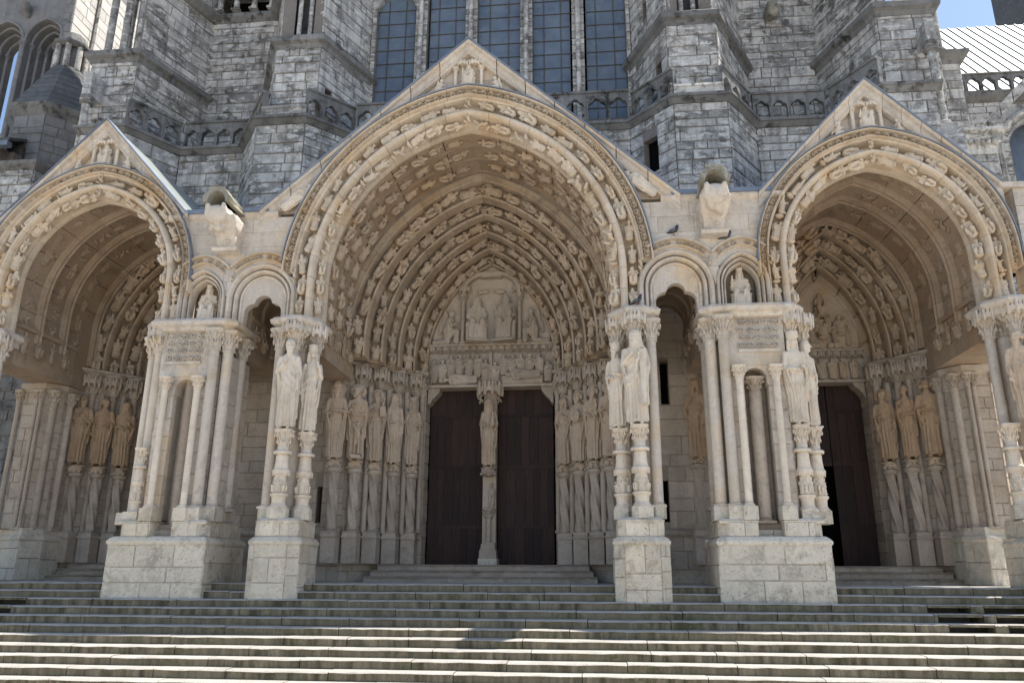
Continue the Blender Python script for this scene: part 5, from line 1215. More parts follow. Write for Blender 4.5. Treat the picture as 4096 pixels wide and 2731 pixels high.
for sx in (-1, 1):
    jamb_columns(PC, JC, sx, 0)
    # ordering: left wall runs from the outside in, right wall from the inside out
    jamb_wall(PC, [(3.72, 3.55), (1.92, 5.25), (1.88, 5.7)], sx, 0, 0, 5.86, 400 + sx) if sx < 0 else jamb_wall(PC, [(3.72, 3.55), (1.92, 5.25), (1.88, 5.7)], sx, 0, 0, 5.86, 410)
    m = MB(); trim(m, mir([(1.90, 5.1), (3.72, 3.30)], sx), [(-.3, 5.80), (.0, 5.80), (.10, 5.86), (.12, 5.92), (.0, 5.97), (-.3, 5.97)]); m.build('abacus_course', 'inner', PC)
    # door reveal shafts
    column(PC, sx * 1.98, 5.02, 1.3, 5.15, .07, 'inner', .4, 2.1)
    m = MB(); m.rings([[(sx * (1.86 - u), y, z) for y in (5.2, 5.6) for u, z in (((0, zb), (d, zb)) if y < 5.3 else ((d, zb), (0, zb)))] for zb, d in ((5.0, .02), (5.06, .10), (5.14, .12), (5.2, .20), (5.32, .30), (5.36, .34), (5.49, .36))]); m.build('door_corbel', 'inner', PC)
    P = PS[sx]; c = sx * 9.65
    # side portals: outer jamb has statue columns, inner jamb plain columns
    JS = [(1.98, 3.85), (1.56, 4.22), (1.14, 4.62)]
    for s2 in (sx, -sx):
        jamb_columns(P, JS, s2, c)
        jamb_wall(P, [(2.25, 3.7), (1.02, 5.2), (.97, 5.7)], s2, c, 0, 5.86, 420 + sx + s2)
        m = MB(); qq = [(c + s2 * .98, 5.1), (c + s2 * 2.25, 3.55)]; qq = qq if s2 > 0 else qq[::-1]; trim(m, qq, [(-.3, 5.80), (.0, 5.80), (.10, 5.86), (.12, 5.92), (.0, 5.97), (-.3, 5.97)]); m.build('abacus_course', 'inner', P)
        m = MB(); m.rings([[(c + s2 * (.97 - u), y, z) for y in (5.2, 5.6) for u, z in (((0, zb), (d, zb)) if y < 5.3 else ((d, zb), (0, zb)))] for zb, d in ((4.95, .02), (5.1, .06), (5.24, .16), (5.34, .28), (5.44, .33))]); m.build('door_corbel', 'inner', P)
    # wall faces between the portals
    W = thing('porch_wall', (sx * 5.6, 3.6, 0), 'shaded stone wall with slit windows inside the porch, %s of the central doorway' % ('right' if sx > 0 else 'left'), 'wall', 'back walls of the porch')
    A, B = ((3.72, 3.55), (7.42, 3.55)) if sx > 0 else ((-7.42, 3.55), (-3.72, 3.55))
    holes = [(1.08, 1.30, 4.55, 5.75), (1.02, 1.16, 1.50, 2.55)] if sx > 0 else [(2.42, 2.64, 4.55, 5.75), (2.98, 3.12, 1.50, 2.45)]
    ashlar(W, A, B, 0, 8.8, ch=.42, ln=.75, mat='inner', core='mortar_light', seed=440 + sx, holes=holes, joint=.010, proud=.010)
    for h in holes: MB().box(A[0] + h[0] - .1, A[0] + h[1] + .1, 3.9, 3.98, h[2] - .1, h[3] + .1).build('slit_window', 'void', W)
    m = MB(); m.rings([[(x, y, z) for y, z in ((3.6, 1.15), (3.48, 1.15), (3.44, 1.20), (3.44, 1.26), (3.52, 1.32), (3.6, 1.32))] for x in (A[0], B[0])]); m.build('string_course', 'inner', W)
    MB().box(min(A[0], B[0]), max(A[0], B[0]), 4.0, 5.6, 0, 9).build('wall_core', 'mortar_light', W)
    for x in (3.88, 5.60): jamb_columns(W, [(x, 3.18)], sx, 0)
    # outer wall pier of the side bay
    E_ = thing('porch_wall', (sx * 12.6, 3.0, 0), 'stone pier wall with slender engaged shafts at the outer side of the %s doorway' % ('right' if sx > 0 else 'left'), 'wall', 'back walls of the porch')
    q = [(11.85, 3.8), (11.85, 3.15), (12.15, 2.75), (12.75, 2.75), (12.95, 3.0), (12.95, 4.4)]; q = q if sx > 0 else [(-x, y) for x, y in reversed(q)]
    for i in range(len(q) - 1): ashlar(E_, q[i], q[i + 1], 1.3, 5.25, ch=.36, ln=.5, mat='inner', core='mortar_light', seed=460 + i + sx, joint=.010, proud=.010, th=.25)
    q2 = [(11.70, 3.8), (11.70, 3.05), (11.98, 2.52), (13.2, 3.05), (13.2, 4.4)]; q2 = q2 if sx > 0 else [(-x, y) for x, y in reversed(q2)]
    for i in range(len(q2) - 1): ashlar(E_, q2[i], q2[i + 1], 0, 1.0, ch=.42, ln=.7, mat='plinth', core='mortar_light', seed=470 + i + sx, joint=.010, proud=.010, th=.4)
    m = MB(); trim(m, q2, [(-.4, .98), (.0, .98), (.04, 1.03), (.02, 1.10), (-.04, 1.16), (-.06, 1.32), (-.4, 1.32)]); m.build('plinth_moulding', 'plinth', E_)
    m = MB(); trim(m, q, [(-.3, 5.0), (.02, 5.0), (.10, 5.1), (.12, 5.24), (-.3, 5.26)]); m.build('abacus_course', 'inner', E_)
    MB().prism(offs(q, -.2), 0, 5.26).build('wall_core', 'mortar_light', E_)
    MB().box(min(sx * 11.75, sx * 13.0), max(sx * 11.75, sx * 13.0), 3.14, 4.8, 5.27, 9.2).build('wall_core', 'vault', E_)
    for x, y, r in ((11.82, 3.40, .09), (11.98, 2.93, .10), (12.2, 2.70, .05), (12.35, 2.72, .05), (12.85, 2.70, .06)):
        column(E_, sx * x, y, 1.28, 4.7, r, 'inner', .36, 2.1)

# closing masonry over the portals (keeps the sky out of the vaults)
MB().box(-3.9, 3.9, 2.62, 4.4, 11.15, 11.6).build('wall_core', 'mortar_light', VC)
def gapfill(T, cx, arch, outer_r, y0, y1, r0, r1):
    for sd in (-1, 1):
        m = MB(); sweep(m, arch, sd, [(r0, y0), (r1, y0), (r1, y1), (r0, y1)], 0, 1, 24); m.build('backing', 'mortar_light', T)
gapfill(VC, 0, ARC_C, 0, .62, 2.9, .36, .8)
for i, (hw, ap, y0, y1, nf) in enumerate(RC):
    ar = Arch(0, hw, ap - 6.25, 6.25, 5.85); gapfill(PC, 0, ar, 0, y0 + .06, 5.7, .40 if i else .58, 1.0)
for sx in (-1, 1):
    gapfill(PS[sx], 0, Arch(sx * 9.65, 2.05, 2.75, 7.05, 6.0), 0, .62, 4.1, .36, .8)
    for i, hw_ap in enumerate(((1.80, 9.55, 3.85), (1.52, 9.25, 4.3), (1.24, 8.9, 4.75), (1.02, 8.5, 5.1))):
        gapfill(PS[sx], 0, Arch(sx * 9.65, hw_ap[0], hw_ap[1] - 6.25, 6.25, 5.85), 0, hw_ap[2] + .06, 5.7, .38, .9)

# ------------------------------------------------------------------ doorsteps
def doorsteps(cx, hw, n, y0, lab):
    T = thing('doorstep', (cx, y0, 0), lab, 'steps', 'steps before the doors'); rnd = random.Random(int(cx) + 50)
    for k in range(n):
        z0 = k * .15; yf = y0 + k * .30; x = cx - hw + k * .10
        while x < cx + hw - k * .10 - .05:
            w = min(rnd.uniform(.8, 1.5), cx + hw - k * .10 - x); put('step_stone', STEPB[rnd.randrange(6)], T, TRS((x + w / 2, (yf + 5.9) / 2, z0 + .075), 0, (w - .006, 5.9 - yf, .148)), 'inner'); x += w
doorsteps(0, 3.0, 3, 3.35, 'three shallow stone steps before the central double door')
doorsteps(9.65, 2.05, 3, 3.3, 'three shallow stone steps before the right door'); doorsteps(-9.65, 2.05, 3, 3.3, 'shallow stone steps before the left doorway')

# ------------------------------------------------------------------ doors
def door(x0, x1, z0, z1, y, lab, seed, lower=True):
    T = thing('wooden_door', ((x0 + x1) / 2, y, z0), lab, 'door', 'dark plank doors'); rnd = random.Random(seed)
    for za, zb in ((z0, z0 + 1.05), (z0 + 1.06, z0 + 2.75), (z0 + 2.76, z0 + 4.25), (z0 + 4.26, z1)):
        if zb <= za or (not lower and za < z0 + 2): continue
        x = x0
        while x < x1 - .01:
            w = min(rnd.uniform(.18, .30), x1 - x)
            if x1 - x - w < .1: w = x1 - x
            MB().box(x + .003, x + w - .003, y + rnd.uniform(0, .008), y + .07, za, zb - .004).build('plank', 'wood', T); x += w
    for z in (z0 + 1.055, z0 + 2.755, z0 + 4.255):
        if z < z1 - .2 and (lower or z > z0 + 2.6): MB().box(x0, x1, y - .018, y, z - .05, z + .05).build('rail', 'wood', T)
    return T
door(-1.83, -.21, .45, 5.50, 5.62, 'left leaf of the dark central door, left of the standing woman', 1); door(.21, 1.83, .45, 5.50, 5.62, 'right leaf of the dark central door, right of the standing woman', 2)
door(9.65, 10.60, .45, 5.45, 5.62, 'right leaf of the dark door in the right bay', 3); door(8.70, 9.645, .45, 5.45, 5.66, 'upper panel of the right bay door, above the black opening', 4, lower=False)
door(-10.60, -9.655, .45, 5.45, 5.62, 'left leaf of the dark door in the left bay', 5); door(-9.645, -8.70, .45, 5.45, 5.62, 'right leaf of the dark door in the left bay', 6)
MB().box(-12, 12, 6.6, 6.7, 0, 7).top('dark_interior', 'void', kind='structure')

# trumeau
T = thing('trumeau', (0, 5.2, .45), 'slim stone post between the two central door leaves', 'post')
MB().box(-.19, .19, 5.28, 5.6, .45, 5.5).build('shaft', 'inner', T)
MB().box(-.26, .26, 5.02, 5.62, .45, .62).build('plinth', 'plinth', T)
m = MB(); m.rings([[(a * q, 5.28 + b * q, z) for a, b in ((-1, -1), (1, -1), (1, 1), (-1, 1))] for z, q in ((.62, .24), (.84, .23), (.88, .20), (1.0, .19), (1.05, .15))]); m.build('base', 'inner', T)
column(T, 0, 5.20, 1.03, 1.72, .07, 'inner', .25, 2.7, base=False)
put('carved_figure', SMALL[1], T, frame((.08, 5.24, 1.98), (1, 0, 0), (0, 1, 0), (0, 0, 1), (.42, .4, .75)), 'inner')
put('support', CROUCH[1], T, TRS((0, 5.14, 2.88), 0, (.58, .55, .46)), 'inner')
put('canopy', CANOPY, T, TRS((0, 5.20, 5.10), 0, (.36, .34, .50)), 'inner')
for s in (-1, 1): put('carved_leaves', LEAVES[1], T, TRS((s * .27, 5.25, 5.0), 0, (.42, .5, .42)), 'inner')
# ------------------------------------------------------------------ statues
HALO = MB().lathe([(-.01, .085), (.0, .10), (.012, .10), (.014, .06)], seg=20).mesh('halo', 'brown', False)
def stand(mesh, x, y, z, h, rz, mat, label, halo=False, wd=1.0):
    o = put('statue', mesh, None, TRS((x, y, z), rz, (h * wd, h * wd, h)), mat); tag(o, label, 'statue', 'standing stone statues')
    BASE[o.name] = (0, 0, 0)
    if halo:
        c = bpy.data.objects.new('halo', HALO); col.objects.link(c); c.parent = o; c.matrix_basis = Matrix.Translation((0, .055, .93)) @ Matrix.Rotation(R(90), 4, 'X'); c.material_slots[0].link = 'OBJECT'; c.material_slots[0].material = MAT[mat]
    return o
H = 2.08
stand(statue('statue', 101, ('chest', 'down'), R(12), .55, None, 'short', None, foldn=12, sw=.4), -3.95, -.30, 3.30, H * 1.02, R(8), 'pale', 'pale bearded statue, hand on chest, front of the slender pier left of the central door')
stand(statue('statue', 102, ('down', 'raise'), R(18), 0, 'flat', 'long', None, foldn=14, sw=-.4), -3.60, .16, 3.28, H * .99, R(18), 'pale', 'pale beardless statue in a flat cap, on the slender pier left of the central door', wd=.92)
stand(statue('statue', 103, ('belly', 'hold'), R(-25), .6, 'crown', 'short', None, foldn=16, swag=.3), 3.52, .10, 3.28, H * .94, R(-30), 'pale', 'pale crowned bearded statue in a pleated cloak, on the pier right of the central door')
stand(statue('statue', 104, ('chest', 'down'), R(-35), .9, 'veil', 'short', 'scroll', foldn=15, swag=.8), 3.92, -.28, 3.30, H * 1.03, R(-8), 'pale', 'tall hooded bearded statue with a scroll, on the slender pier right of the central door', wd=1.08)
stand(statue('statue', 105, ('belly', 'hold'), R(10), 0, 'flat', 'long', 'scepter', foldn=16, swag=.3), 7.36, -.14, 3.28, H * .97, R(12), 'pale', 'pale statue in a flat cap holding a sceptre, left of the dark right door')
stand(statue('statue', 106, ('hold', 'belly'), R(35), 0, 'veil', 'long', None, foldn=15), 7.70, .16, 3.26, H * .95, R(35), 'pale', 'pale veiled statue turned to the right, beside the dark right door', wd=.92)
stand(statue('statue', 107, ('down', 'belly'), R(-30), .8, None, 'curl', None, foldn=14), 12.0 - .05, -.24, 3.28, H * .95, R(-25), 'brown', 'bearded statue near the right edge of the photo, on the far right pier')
stand(statue('statue', 108, ('chest', 'belly'), R(10), .3, 'flat', 'long', None, foldn=14), 12.32, -.30, 3.30, H, R(5), 'pale', 'statue cut by the right edge of the photo, on the far right pier')
# jamb figures
J = {'z': 3.10, 'h': 2.0}
stand(statue('statue', 111, ('belly', 'hold'), R(4), .8, 'cone', 'long', 'chalice', foldn=17, swag=.2), -3.88, 3.02, 3.08, 2.08, R(10), 'brown', 'tan bearded statue in a pointed cap holding a chalice, first left of the central door', True)
stand(statue('statue', 112, ('chest', 'belly'), R(-38), .5, None, 'short', 'child', foldn=12, tilt=R(-18)), -3.42, 3.40, 3.10, 2.08, R(14), 'brown', 'tan bearded statue looking up, a headless child standing before him', True, 1.05)
stand(statue('statue', 113, ('chest', 'raise'), R(12), .75, None, 'short', 'tablet', foldn=12), -3.00, 3.82, 3.10, 2.02, R(22), 'brown', 'tan bearded statue with a staff and tablets, third in the row left of the door', True)
stand(statue('statue', 114, ('belly', 'down'), R(38), .85, 'veil', 'short', None, foldn=15, swag=.4), -2.58, 4.24, 3.10, 2.0, R(28), 'brown', 'tan hooded statue in profile with a long beard, second from the central door', True, .95)
stand(statue('statue', 115, ('raise', 'belly'), R(10), .4, 'crown', 'long', 'staff', foldn=13), -2.16, 4.66, 3.10, 1.96, R(32), 'brown', 'crowned statue holding a thin spear, nearest the left edge of the central door', True, .92)
stand(statue('statue', 116, ('belly', 'chest'), R(-20), .9, None, 'long', None, foldn=13), 2.16, 4.66, 3.08, 1.96, R(-30), 'brown', 'long-bearded tan statue nearest the right edge of the central door', True)
stand(statue('statue', 117, ('belly', 'belly'), R(-10), .6, None, 'curl', 'disc', foldn=15), 2.58, 4.24, 3.10, 2.0, R(-26), 'brown', 'tan bearded statue holding a round disc with a cross, right of the central door', True)
stand(statue('statue', 118, ('belly', 'hold'), R(-12), .7, None, 'curl', 'infant', foldn=14), 3.00, 3.82, 3.10, 2.06, R(-20), 'brown', 'tan bearded statue carrying an infant, right of the statue with the disc', True)
stand(statue('statue', 119, ('hold', 'belly'), R(-15), .4, 'cone', 'long', 'chalice', foldn=16), 3.42, 3.40, 3.10, 2.08, R(-14), 'brown', 'tan statue half hidden behind the pale crowned statue on the right pier', True)
stand(statue('statue', 120, ('chest', 'down'), R(-30), .9, None, 'long', None, foldn=12), 5.60, 3.02, 3.00, 2.10, R(-25), 'brown_orange', 'ochre bearded statue standing in shade behind the right trefoil opening', True)
# side portals
for i, (x, y, hh, a) in enumerate(((-11.63, 3.72, 2.0, 30), (-11.21, 4.10, 1.98, 30), (-10.79, 4.50, 1.94, 34))):
    me = statue('statue', 131 + i, (('chest', 'belly'), ('down', 'belly'), ('belly', 'hold'))[i], R((0, 38, 12)[i]), (.5, 0, 0)[i], (None, None, 'veil')[i], ('short', 'curl', 'long')[i], (None, None, 'book')[i], foldn=13)
    stand(me, x, y, 3.12, hh, R(a), 'brown_orange', ('draped statue with bowed head, outermost of the three in the left bay', 'young statue turning its head right, middle of the three in the left bay', 'veiled statue, right one of the three in the left bay')[i], False, 1.08)
for i, (x, y, hh, a) in enumerate(((10.79, 4.50, 1.92, -30), (11.21, 4.10, 1.96, -28), (11.63, 3.72, 2.02, -26))):
    me = statue('statue', 141 + i, (('belly', 'down'), ('chest', 'belly'), ('belly', 'down'))[i], R((-30, -10, 0)[i]), (.5, 0, 0)[i], None, ('short', 'short', 'curl')[i], None, foldn=13)
    stand(me, x, y, 3.12, hh, R(a), 'brown_orange', ('bearded statue nearest the right door, left of three', 'slim statue with folded hand, middle of the three right of the right door', 'curly-haired statue with an arm across its waist, right of three by the right door')[i], i == 0, (1.1, .95, 1.12)[i])
stand(statue('statue', 121, ('belly', 'hold'), R(8), 0, 'veil', 'long', 'infant', foldn=13), 0, 5.02, 3.12, 1.98, 0, 'brown', 'statue of a veiled woman holding a child, on the post between the central doors', False, .95)
o = put('seated_statue', SEAT_M, None, TRS((6.45, .36, 6.0), R(-6), (1.05, .95, 1.08)), 'pale'); tag(o, 'seated crowned statue in the niche above the right broad pier', 'statue', 'seated statues in niches')
o = put('seated_statue', SEAT_K, None, TRS((-6.45, .36, 6.0), R(16), (1.05, .95, 1.08)), 'pale'); tag(o, 'seated crowned statue with hand at its chest in the niche above the left broad pier', 'statue', 'seated statues in niches')

# ------------------------------------------------------------------ pigeons
def pigeon(loc, rz, label):
    T = thing('pigeon', loc, label, 'pigeon', 'pigeons resting on the porch')
    m = MB(); m.caps((-.06, 0, .10), (.05, 0, .13), .050, .055, 12); m.caps((-.06, 0, .095), (-.20, 0, .055), .042, .012, 8); m.caps((.06, 0, .14), (.085, 0, .20), .044, .030, 10); m.ball((.095, 0, .225), (.030, .026, .027)); m.caps((.115, 0, .222), (.145, 0, .212), .009, .004, 6)
    M = Matrix.Translation(loc) @ Matrix.Rotation(rz, 4, 'Z')
    put('body', finish(remesh(m, .008, 3), 'pigeon_body', 'pigeon'), T, M)
    n = MB(); n.caps((.072, 0, .165), (.088, 0, .205), .046, .033, 10); put('neck', n.mesh('neck', 'pigeon_neck', True), T, M)
    for s in (-1, 1):
        w = MB(); w.rings([[(x, s * (.050 + d), z) for x, z, d in ((.05 - .02 * k, .165, 0), (.04, .10, .008), (-.08, .085, .006), (-.17, .075, -.02), (-.08, .13, -.004))] for k in (0,)] + [[(x, s * (.036 + d), z) for x, z, d in ((.05, .165, 0), (.04, .10, .008), (-.08, .085, .006), (-.17, .075, -.02), (-.08, .13, -.004))]]); put('wing', w.mesh('wing', 'pigeon_pale' if s < 0 else 'pigeon'), T, M)
        l = MB(); l.tube([(.0, s * .022, .07), (.005, s * .022, .0)], .006, 6); l.tube([(.0, s * .022, .004), (.035, s * .022, .004)], .005, 5); put('leg', l.mesh('leg', 'bird_leg'), T, M)
aA = Arch(4.95, .52, .62, 6.58, 5.98); aB = Arch(6.45, .36, .50, 6.62, 5.98)
pigeon((4.95, -.03, aA.top(.62) - .006), R(-18), 'pigeon standing on the scroll band above the right trefoil opening')
pigeon((6.14, -.03, aB.z_at(6.14, .60) - .006), R(-12), 'pigeon perched beside the corbel above the right seated statue')
pigeon((4.02, -.36, 6.0), R(-35), 'pigeon on the capital of the statue pier right of the central arch')

# ------------------------------------------------------------------ tower, turret and roofs on the left
YT = 16.0
TW = thing('church_tower', (-28, YT, 0), 'tall grey tower at the upper left edge with deep double openings and a sunlit side', 'tower')
ops = [Arch(-28.15, .50, .75, 27.6, 22.0), Arch(-25.85, .48, .75, 27.6, 22.0)]
def zb_t(x, r):
    for a in ops:
        z = a.z_at(x, r)
        if z: return z
    return None
for k, (r, y0, y1) in enumerate(((.56, YT, YT + .35), (.38, YT + .35, YT + .7), (.20, YT + .7, YT + 1.05), (0, YT + 1.05, YT + 1.4))):
    xs = [-32 + 7.6 * j / 260 for j in range(261)]
    m = MB(); m.strips(xs, lambda x: zb_t(x, r) or 22.0, lambda x: 36, y0, y1 - .01); m.build('belfry_wall', 'tower', TW)
    for a in ops:
        voussoirs(TW, a, [(r - .02, y0 - .05), (r + .06, y0 - .09), (r + .13, y0 - .03), (r + .13, y0 + .1), (r - .02, y0 + .1)], 4, 'tower', name='arch_roll', t0=a.ts)
        for s in (-1, 1): column(TW, a.cx + s * (a.hw + r + .04), y0 - .02, 20, 27.25, .085, 'tower', .35, 1.8)
# far face of the belfry, pierced the same way
m = MB(); m.strips([-32 + 7.6 * j / 120 for j in range(121)], lambda x: zb_t(x, .3) or 22.0, lambda x: 36, YT + 6.2, YT + 7); m.build('belfry_wall', 'tower', TW)
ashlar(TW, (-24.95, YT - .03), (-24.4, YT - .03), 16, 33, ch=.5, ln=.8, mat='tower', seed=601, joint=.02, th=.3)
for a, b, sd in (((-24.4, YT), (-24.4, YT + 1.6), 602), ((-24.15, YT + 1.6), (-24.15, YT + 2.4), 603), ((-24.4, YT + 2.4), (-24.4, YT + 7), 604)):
    ashlar(TW, a, b, 16, 33, ch=.55, ln=1.0, mat='tower_sunlit', seed=sd, joint=.02, th=.3)
MB().box(-32, -24.55, YT + .3, YT + 7, 6, 22.2).build('tower_core', 'tower', TW); MB().box(-24.9, -24.5, YT + .3, YT + 7, 16, 36).build('tower_core', 'tower', TW); MB().box(-24.5, -24.25, YT + 1.65, YT + 2.35, 16, 36).build('tower_core', 'tower', TW)
q = MB(); q.ball((-27.0, YT - .35, 29.6), (.24, .35, .28)); q.ball((-27.0, YT - .6, 29.7), (.15, .16, .18)); q.caps((-27.0, YT - .1, 29.2), (-27, YT - .4, 29.45), .15, .2)
put('gargoyle_head', finish(remesh(q, .06, 2), 'gargoyle_head', 'tower'), TW, Matrix.Identity(4))
# octagonal stair turret with stone cone
CT = (-18.05, 8.6)
ST = thing('stair_turret', (*CT, 0), 'octagonal stone stair turret with a dark conical stone roof, behind the left gable', 'turret')
oc = lambda r, z: [(CT[0] + r * math.cos(R(22.5 + 45 * j)), CT[1] + r * math.sin(R(22.5 + 45 * j)), z) for j in range(8)]
pts = [(p[0], p[1]) for p in oc(1.62, 0)]
for i in (3, 4, 5, 6):
    a, b = pts[i], pts[(i + 1) % 8]; ashlar(ST, a, b, 9, 16.9, ch=.36, ln=.7, mat='tower', core='mortar', seed=620 + i, holes=[(.55, .70, 14.6, 15.5)] if i == 5 else (), th=.4)
MB().rings([oc(1.0, 5), oc(1.0, 16.9)]).build('turret_core', 'void', ST)
MB().rings([oc(1.62, 16.9), oc(1.68, 17.0), oc(1.82, 17.2), oc(1.88, 17.34), oc(1.8, 17.4)]).build('cornice', 'grey_dark', ST)
rr0 = 1.80
for k in range(8):
    z0 = 17.4 + k * .30; r0 = rr0 - .148 * k; MB().rings([oc(r0, z0), oc(r0 - .148 - .012, z0 + .297)]).build('roof_course', 'turret_roof', ST)
for j in range(8):
    a = R(22.5 + 45 * j); put('colonnette', SHAFT, ST, TRS((CT[0] + .56 * math.cos(a), CT[1] + .56 * math.sin(a), 19.75), 0, (.11, .11, 1.05)), 'grey')
MB().rings([oc(.44, 19.7), oc(.44, 20.8)]).build('lantern', 'grey_dark', ST)
MB().rings([oc(.62, 20.78), oc(.78, 20.86), oc(.78, 20.96), oc(.62, 21.02), oc(.40, 21.5)]).build('lantern_cap', 'grey_dark', ST)
# slate roof lower left
SR = thing('side_building', (-21, 6, 0), 'low slate roofed building at the left edge below the tower', 'building')
ashlar(SR, (-24.5, 6.0), (-18.0, 6.0), -1.7, 14.9, ch=.4, ln=.8, mat='grey_dark', core='mortar', seed=640)
MB().box(-24.6, -17.8, 6.4, 9, 0, 14.9).build('wall_core', 'mortar', SR)
m = MB(); m.rings([[(-24.6, 5.7, 14.95), (-17.5, 5.7, 14.95), (-17.5, 5.7, 15.07), (-24.6, 5.7, 15.07)], [(-24.6, 9, 16.8), (-18.6, 9, 16.8), (-18.6, 9, 16.9), (-24.6, 9, 16.9)]]); m.build('roof', 'slate', SR)
MB().box(-24.6, -17.5, 5.66, 5.9, 14.76, 14.94).build('gutter', 'lead', SR)
ashlar(SR, (-18.6, 4.4), (-13.2, 4.4), -1.7, 8.9, ch=.4, ln=.8, mat='grey_dark', seed=643); ashlar(SR, (-17.6, 4.4), (-15.2, 4.4), 8.9, 13.0, ch=.36, ln=.7, mat='grey', seed=641); ashlar(SR, (-15.2, 4.4), (-14.9, 7), 8.9, 13.0, ch=.36, ln=.7, mat='grey', seed=642)
m = MB(); trim(m, [(-17.8, 4.4), (-15.2, 4.4), (-14.9, 7)], [(-.3, 12.95), (.02, 12.95), (.2, 13.1), (.22, 13.22), (0, 13.35), (-.5, 13.35)]); m.build('cornice', 'grey_dark', SR)
MB().box(-17.5, -15.4, 4.8, 8, 4, 13).build('wall_core', 'mortar', SR)
q = MB(); q.caps((-19.9, 6.2, 15.3), (-19.45, 6.2, 16.15), .15, .09, 8); q.caps((-19.45, 6.2, 16.15), (-19.3, 6.2, 16.6), .09, .10, 8); q.caps((-19.3, 6.15, 16.6), (-19.0, 6.1, 16.5), .08, .03, 6)
o = put('bird_sculpture', finish(remesh(q, .04, 2), 'bird_sculpture', 'pale'), None, Matrix.Identity(4)); tag(o, 'small stone animal on the slate roof at the left edge', 'sculpture')
# slender shafts at the outer edges of the outer buttresses
for sx in (-1, 1):
    X = sx * 13.12; zb_, zt_ = (12.4, 14.9) if sx > 0 else (12.3, 14.7)
    T = thing('drain_shaft', (X, 3.5, 11), 'slender stone shaft with a ring, at the outer edge of the %s outer buttress' % ('right' if sx > 0 else 'left'), 'column', 'slender shafts beside the outer buttresses')
    column(T, X, 3.55, zb_ - .1, zt_, .12, 'grey', .2, 1.6, .32, 2.2)
    MB().lathe([(zt_ + .02, .13), (zt_ + .06, .21), (zt_ + .12, .21), (zt_ + .18, .14), (zt_ + .24, .21), (zt_ + .32, .21), (zt_ + .36, .13)], (X, 3.55), 14).build('ring', 'grey_dark', T)
    MB().box(X - .14, X + .14, 3.42, 4.4, zt_ + .36, 15.9).build('block', 'grey', T)
    MB().box(X - .28, X + .38, 3.3, 5, 8.8, zb_ - .1).build('footing', 'grey', T)

# ------------------------------------------------------------------ nave roof, spire and buttress piers on the right
NR = thing('nave_building', (24, 24, 20), 'long nave under a sunlit pale metal roof with raised seams at the upper right', 'building')
n = 75
for i in range(n):
    xa = 15.5 + .55 * i; xb = xa + .55
    MB().rings([[(x, 17.0, 21.0), (x, 26.0, 32.4), (x, 26.1, 32.3), (x, 17.1, 20.9)] for x in (xa, xb - .01)]).build('roof_sheet', 'roof_lead', NR)
    MB().rings([[(x, 16.96, 21.04), (x, 25.96, 32.45), (x, 26.1, 32.4), (x, 17.1, 20.9)] for x in (xb - .08, xb + .01)]).build('roof_seam', 'seam', NR)
ST2 = thing('slate_spire', (46, 50, 0), 'dark scaly stone spire cut by the top right corner', 'tower')
MB().box(46.9, 58, 50, 58, 0, 75).build('tower_shaft', 'slate', ST2)
for x in (46.9, 49.6, 52.4): put('edge_roll', SHAFT, ST2, TRS((x, 50, 20), 0, (.32, .32, 55)), 'slate')
BP = thing('buttress_pier', (14.5, 7, 0), 'grey pier with a moulded cap and a column, just below the sunlit roof', 'buttress')
ashlar(BP, (13.75, 6.0), (15.1, 6.0), -1.7, 16.2, ch=.36, ln=.7, mat='grey', seed=700); ashlar(BP, (13.75, 8), (13.75, 6.0), 8.5, 16.2, ch=.36, ln=.8, mat='grey', seed=701); ashlar(BP, (15.1, 6.0), (15.3, 9), 8.5, 16.2, ch=.36, ln=.8, mat='grey', seed=702)
m = MB(); trim(m, [(13.75, 8), (13.75, 6.0), (15.1, 6.0), (15.3, 9)], [(-.2, 16.15), (.02, 16.15), (.10, 16.28), (.26, 16.4), (.28, 16.54), (.0, 16.7), (-.5, 16.7), (-.5, 16.15)]); m.build('cap', 'grey_dark', BP)
MB().box(14.0, 14.9, 6.3, 9, 5, 16.65).build('pier_core', 'mortar', BP)
column(BP, 14.72, 6.4, 16.68, 21.5, .17, 'grey', .4, 1.8, .35, 1.7)
LP = thing('buttress_pier', (14.8, 6, 0), 'low grey pier with a corbelled cornice above the right slope of the right gable', 'buttress')
ashlar(LP, (14.2, 5.0), (15.2, 5.0), 8.5, 12.3, ch=.34, ln=.6, mat='grey', seed=710); ashlar(LP, (15.2, 5.0), (15.4, 8), 8.5, 12.3, ch=.34, ln=.6, mat='grey', seed=711)
m = MB(); trim(m, [(14.1, 7), (14.2, 5.0), (15.2, 5.0), (15.4, 8)], [(-.2, 12.3), (.02, 12.3), (.05, 12.5), (.16, 12.72), (.22, 12.92), (.32, 12.96), (.32, 13.06), (.0, 13.12), (-.4, 13.12), (-.4, 12.3)]); m.build('cornice', 'grey', LP)
for x in (14.42, 14.58, 14.92, 15.08): MB().ball((x, 4.83, 12.65), (.07, .07, .08)).build('carved_ball', 'grey', LP)
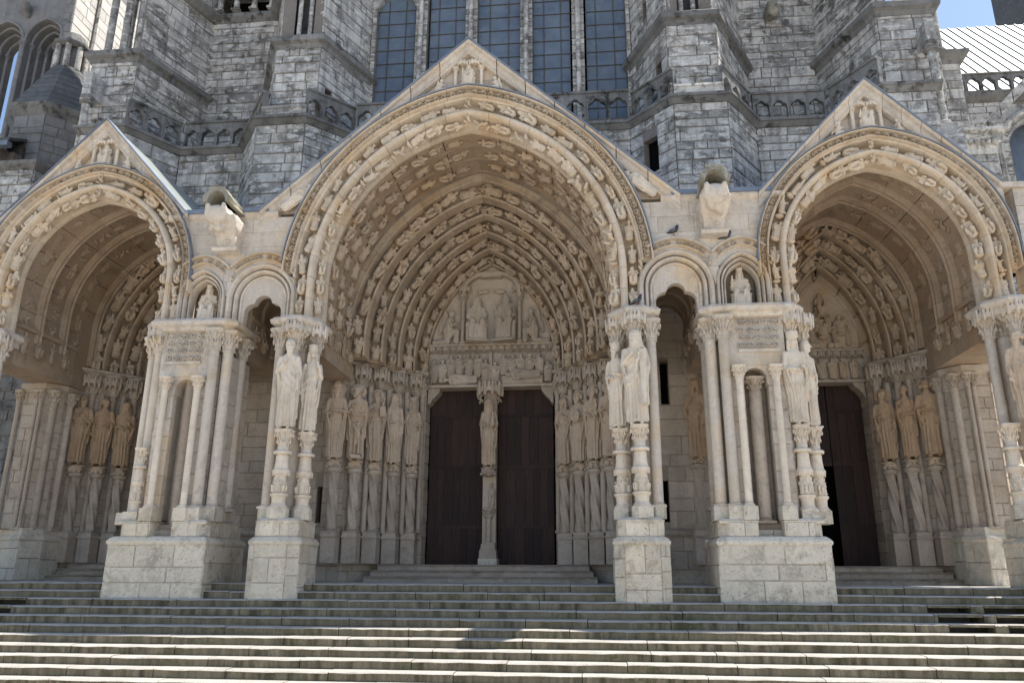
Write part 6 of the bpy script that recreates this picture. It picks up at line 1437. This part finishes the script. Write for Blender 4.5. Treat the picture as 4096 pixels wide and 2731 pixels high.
MB().box(14.4, 15.0, 5.3, 8, 5, 12.4).build('pier_core', 'mortar', LP)
AW = thing('nave_wall', (22, 12, 0), 'shaded nave wall with a round window arch and balustrade at the right edge', 'wall')
ashlar(AW, (15.4, 12.0), (26, 12.0), -1.7, 18.5, ch=.40, ln=.8, mat='grey', seed=720, holes=[(4.2, 6.8, 12.0, 18.3)], th=1.0)
wa = Arch(20.9, 1.3, 1.5, 16.2, 12.0)
for k, (r, y) in enumerate(((.0, 12.1), (.25, 11.95))): voussoirs(AW, wa, [(r, y + .3), (r + .02, y), (r + .12, y - .06), (r + .22, y), (r + .24, y + .3)], 7, 'grey')
MB().strips([19.3 + 3.2 * j / 40 for j in range(41)], lambda x: wa.z_at(x, .2) or 12, lambda x: 18.4, 12.02, 12.5).build('window_head', 'grey', AW)
MB().box(19, 23, 12.9, 13, 11, 19).build('window_glass', 'glass', AW)
m = MB(); trim(m, [(15.4, 12.0), (26, 12.0)], [(-.3, 18.4), (.05, 18.4), (.25, 18.6), (.30, 18.8), (-.6, 18.85)]); m.build('cornice', 'grey_dark', AW)
arcade(AW, (15.4, 11.9), (26, 11.9), 18.85, .8, .6)
MB().box(15.6, 27, 13.2, 17.4, 0, 19.4).build('wall_core', 'mortar', AW)
FB = thing('flying_buttress', (18, 9, 0), 'grey flying buttress arch sloping up at the right edge', 'buttress')
for i in range(9):
    t = i / 9; t2 = (i + 1) / 9 - .01
    MB().rings([[(16.6 + 4.5 * q, y, 14.6 + 3.6 * math.sin(q * 1.5) + dz) for y, dz in ((8.6, 0), (8.6, .42), (9.3, .42), (9.3, 0))] for q in (t, t2)]).build('arch_stone', 'grey', FB)
for k in range(3): MB().box(16.1 - .12 * k, 16.9 + .05 * k, 8.5 - .05 * k, 9.4, 13.6 + .32 * k, 13.9 + .32 * k).build('springer', 'grey_dark', FB)
ashlar(FB, (15.9, 8.7), (17.0, 8.7), 8.5, 13.6, ch=.36, ln=.6, mat='grey', seed=730)

bpy.data.scenes.remove(_ts)
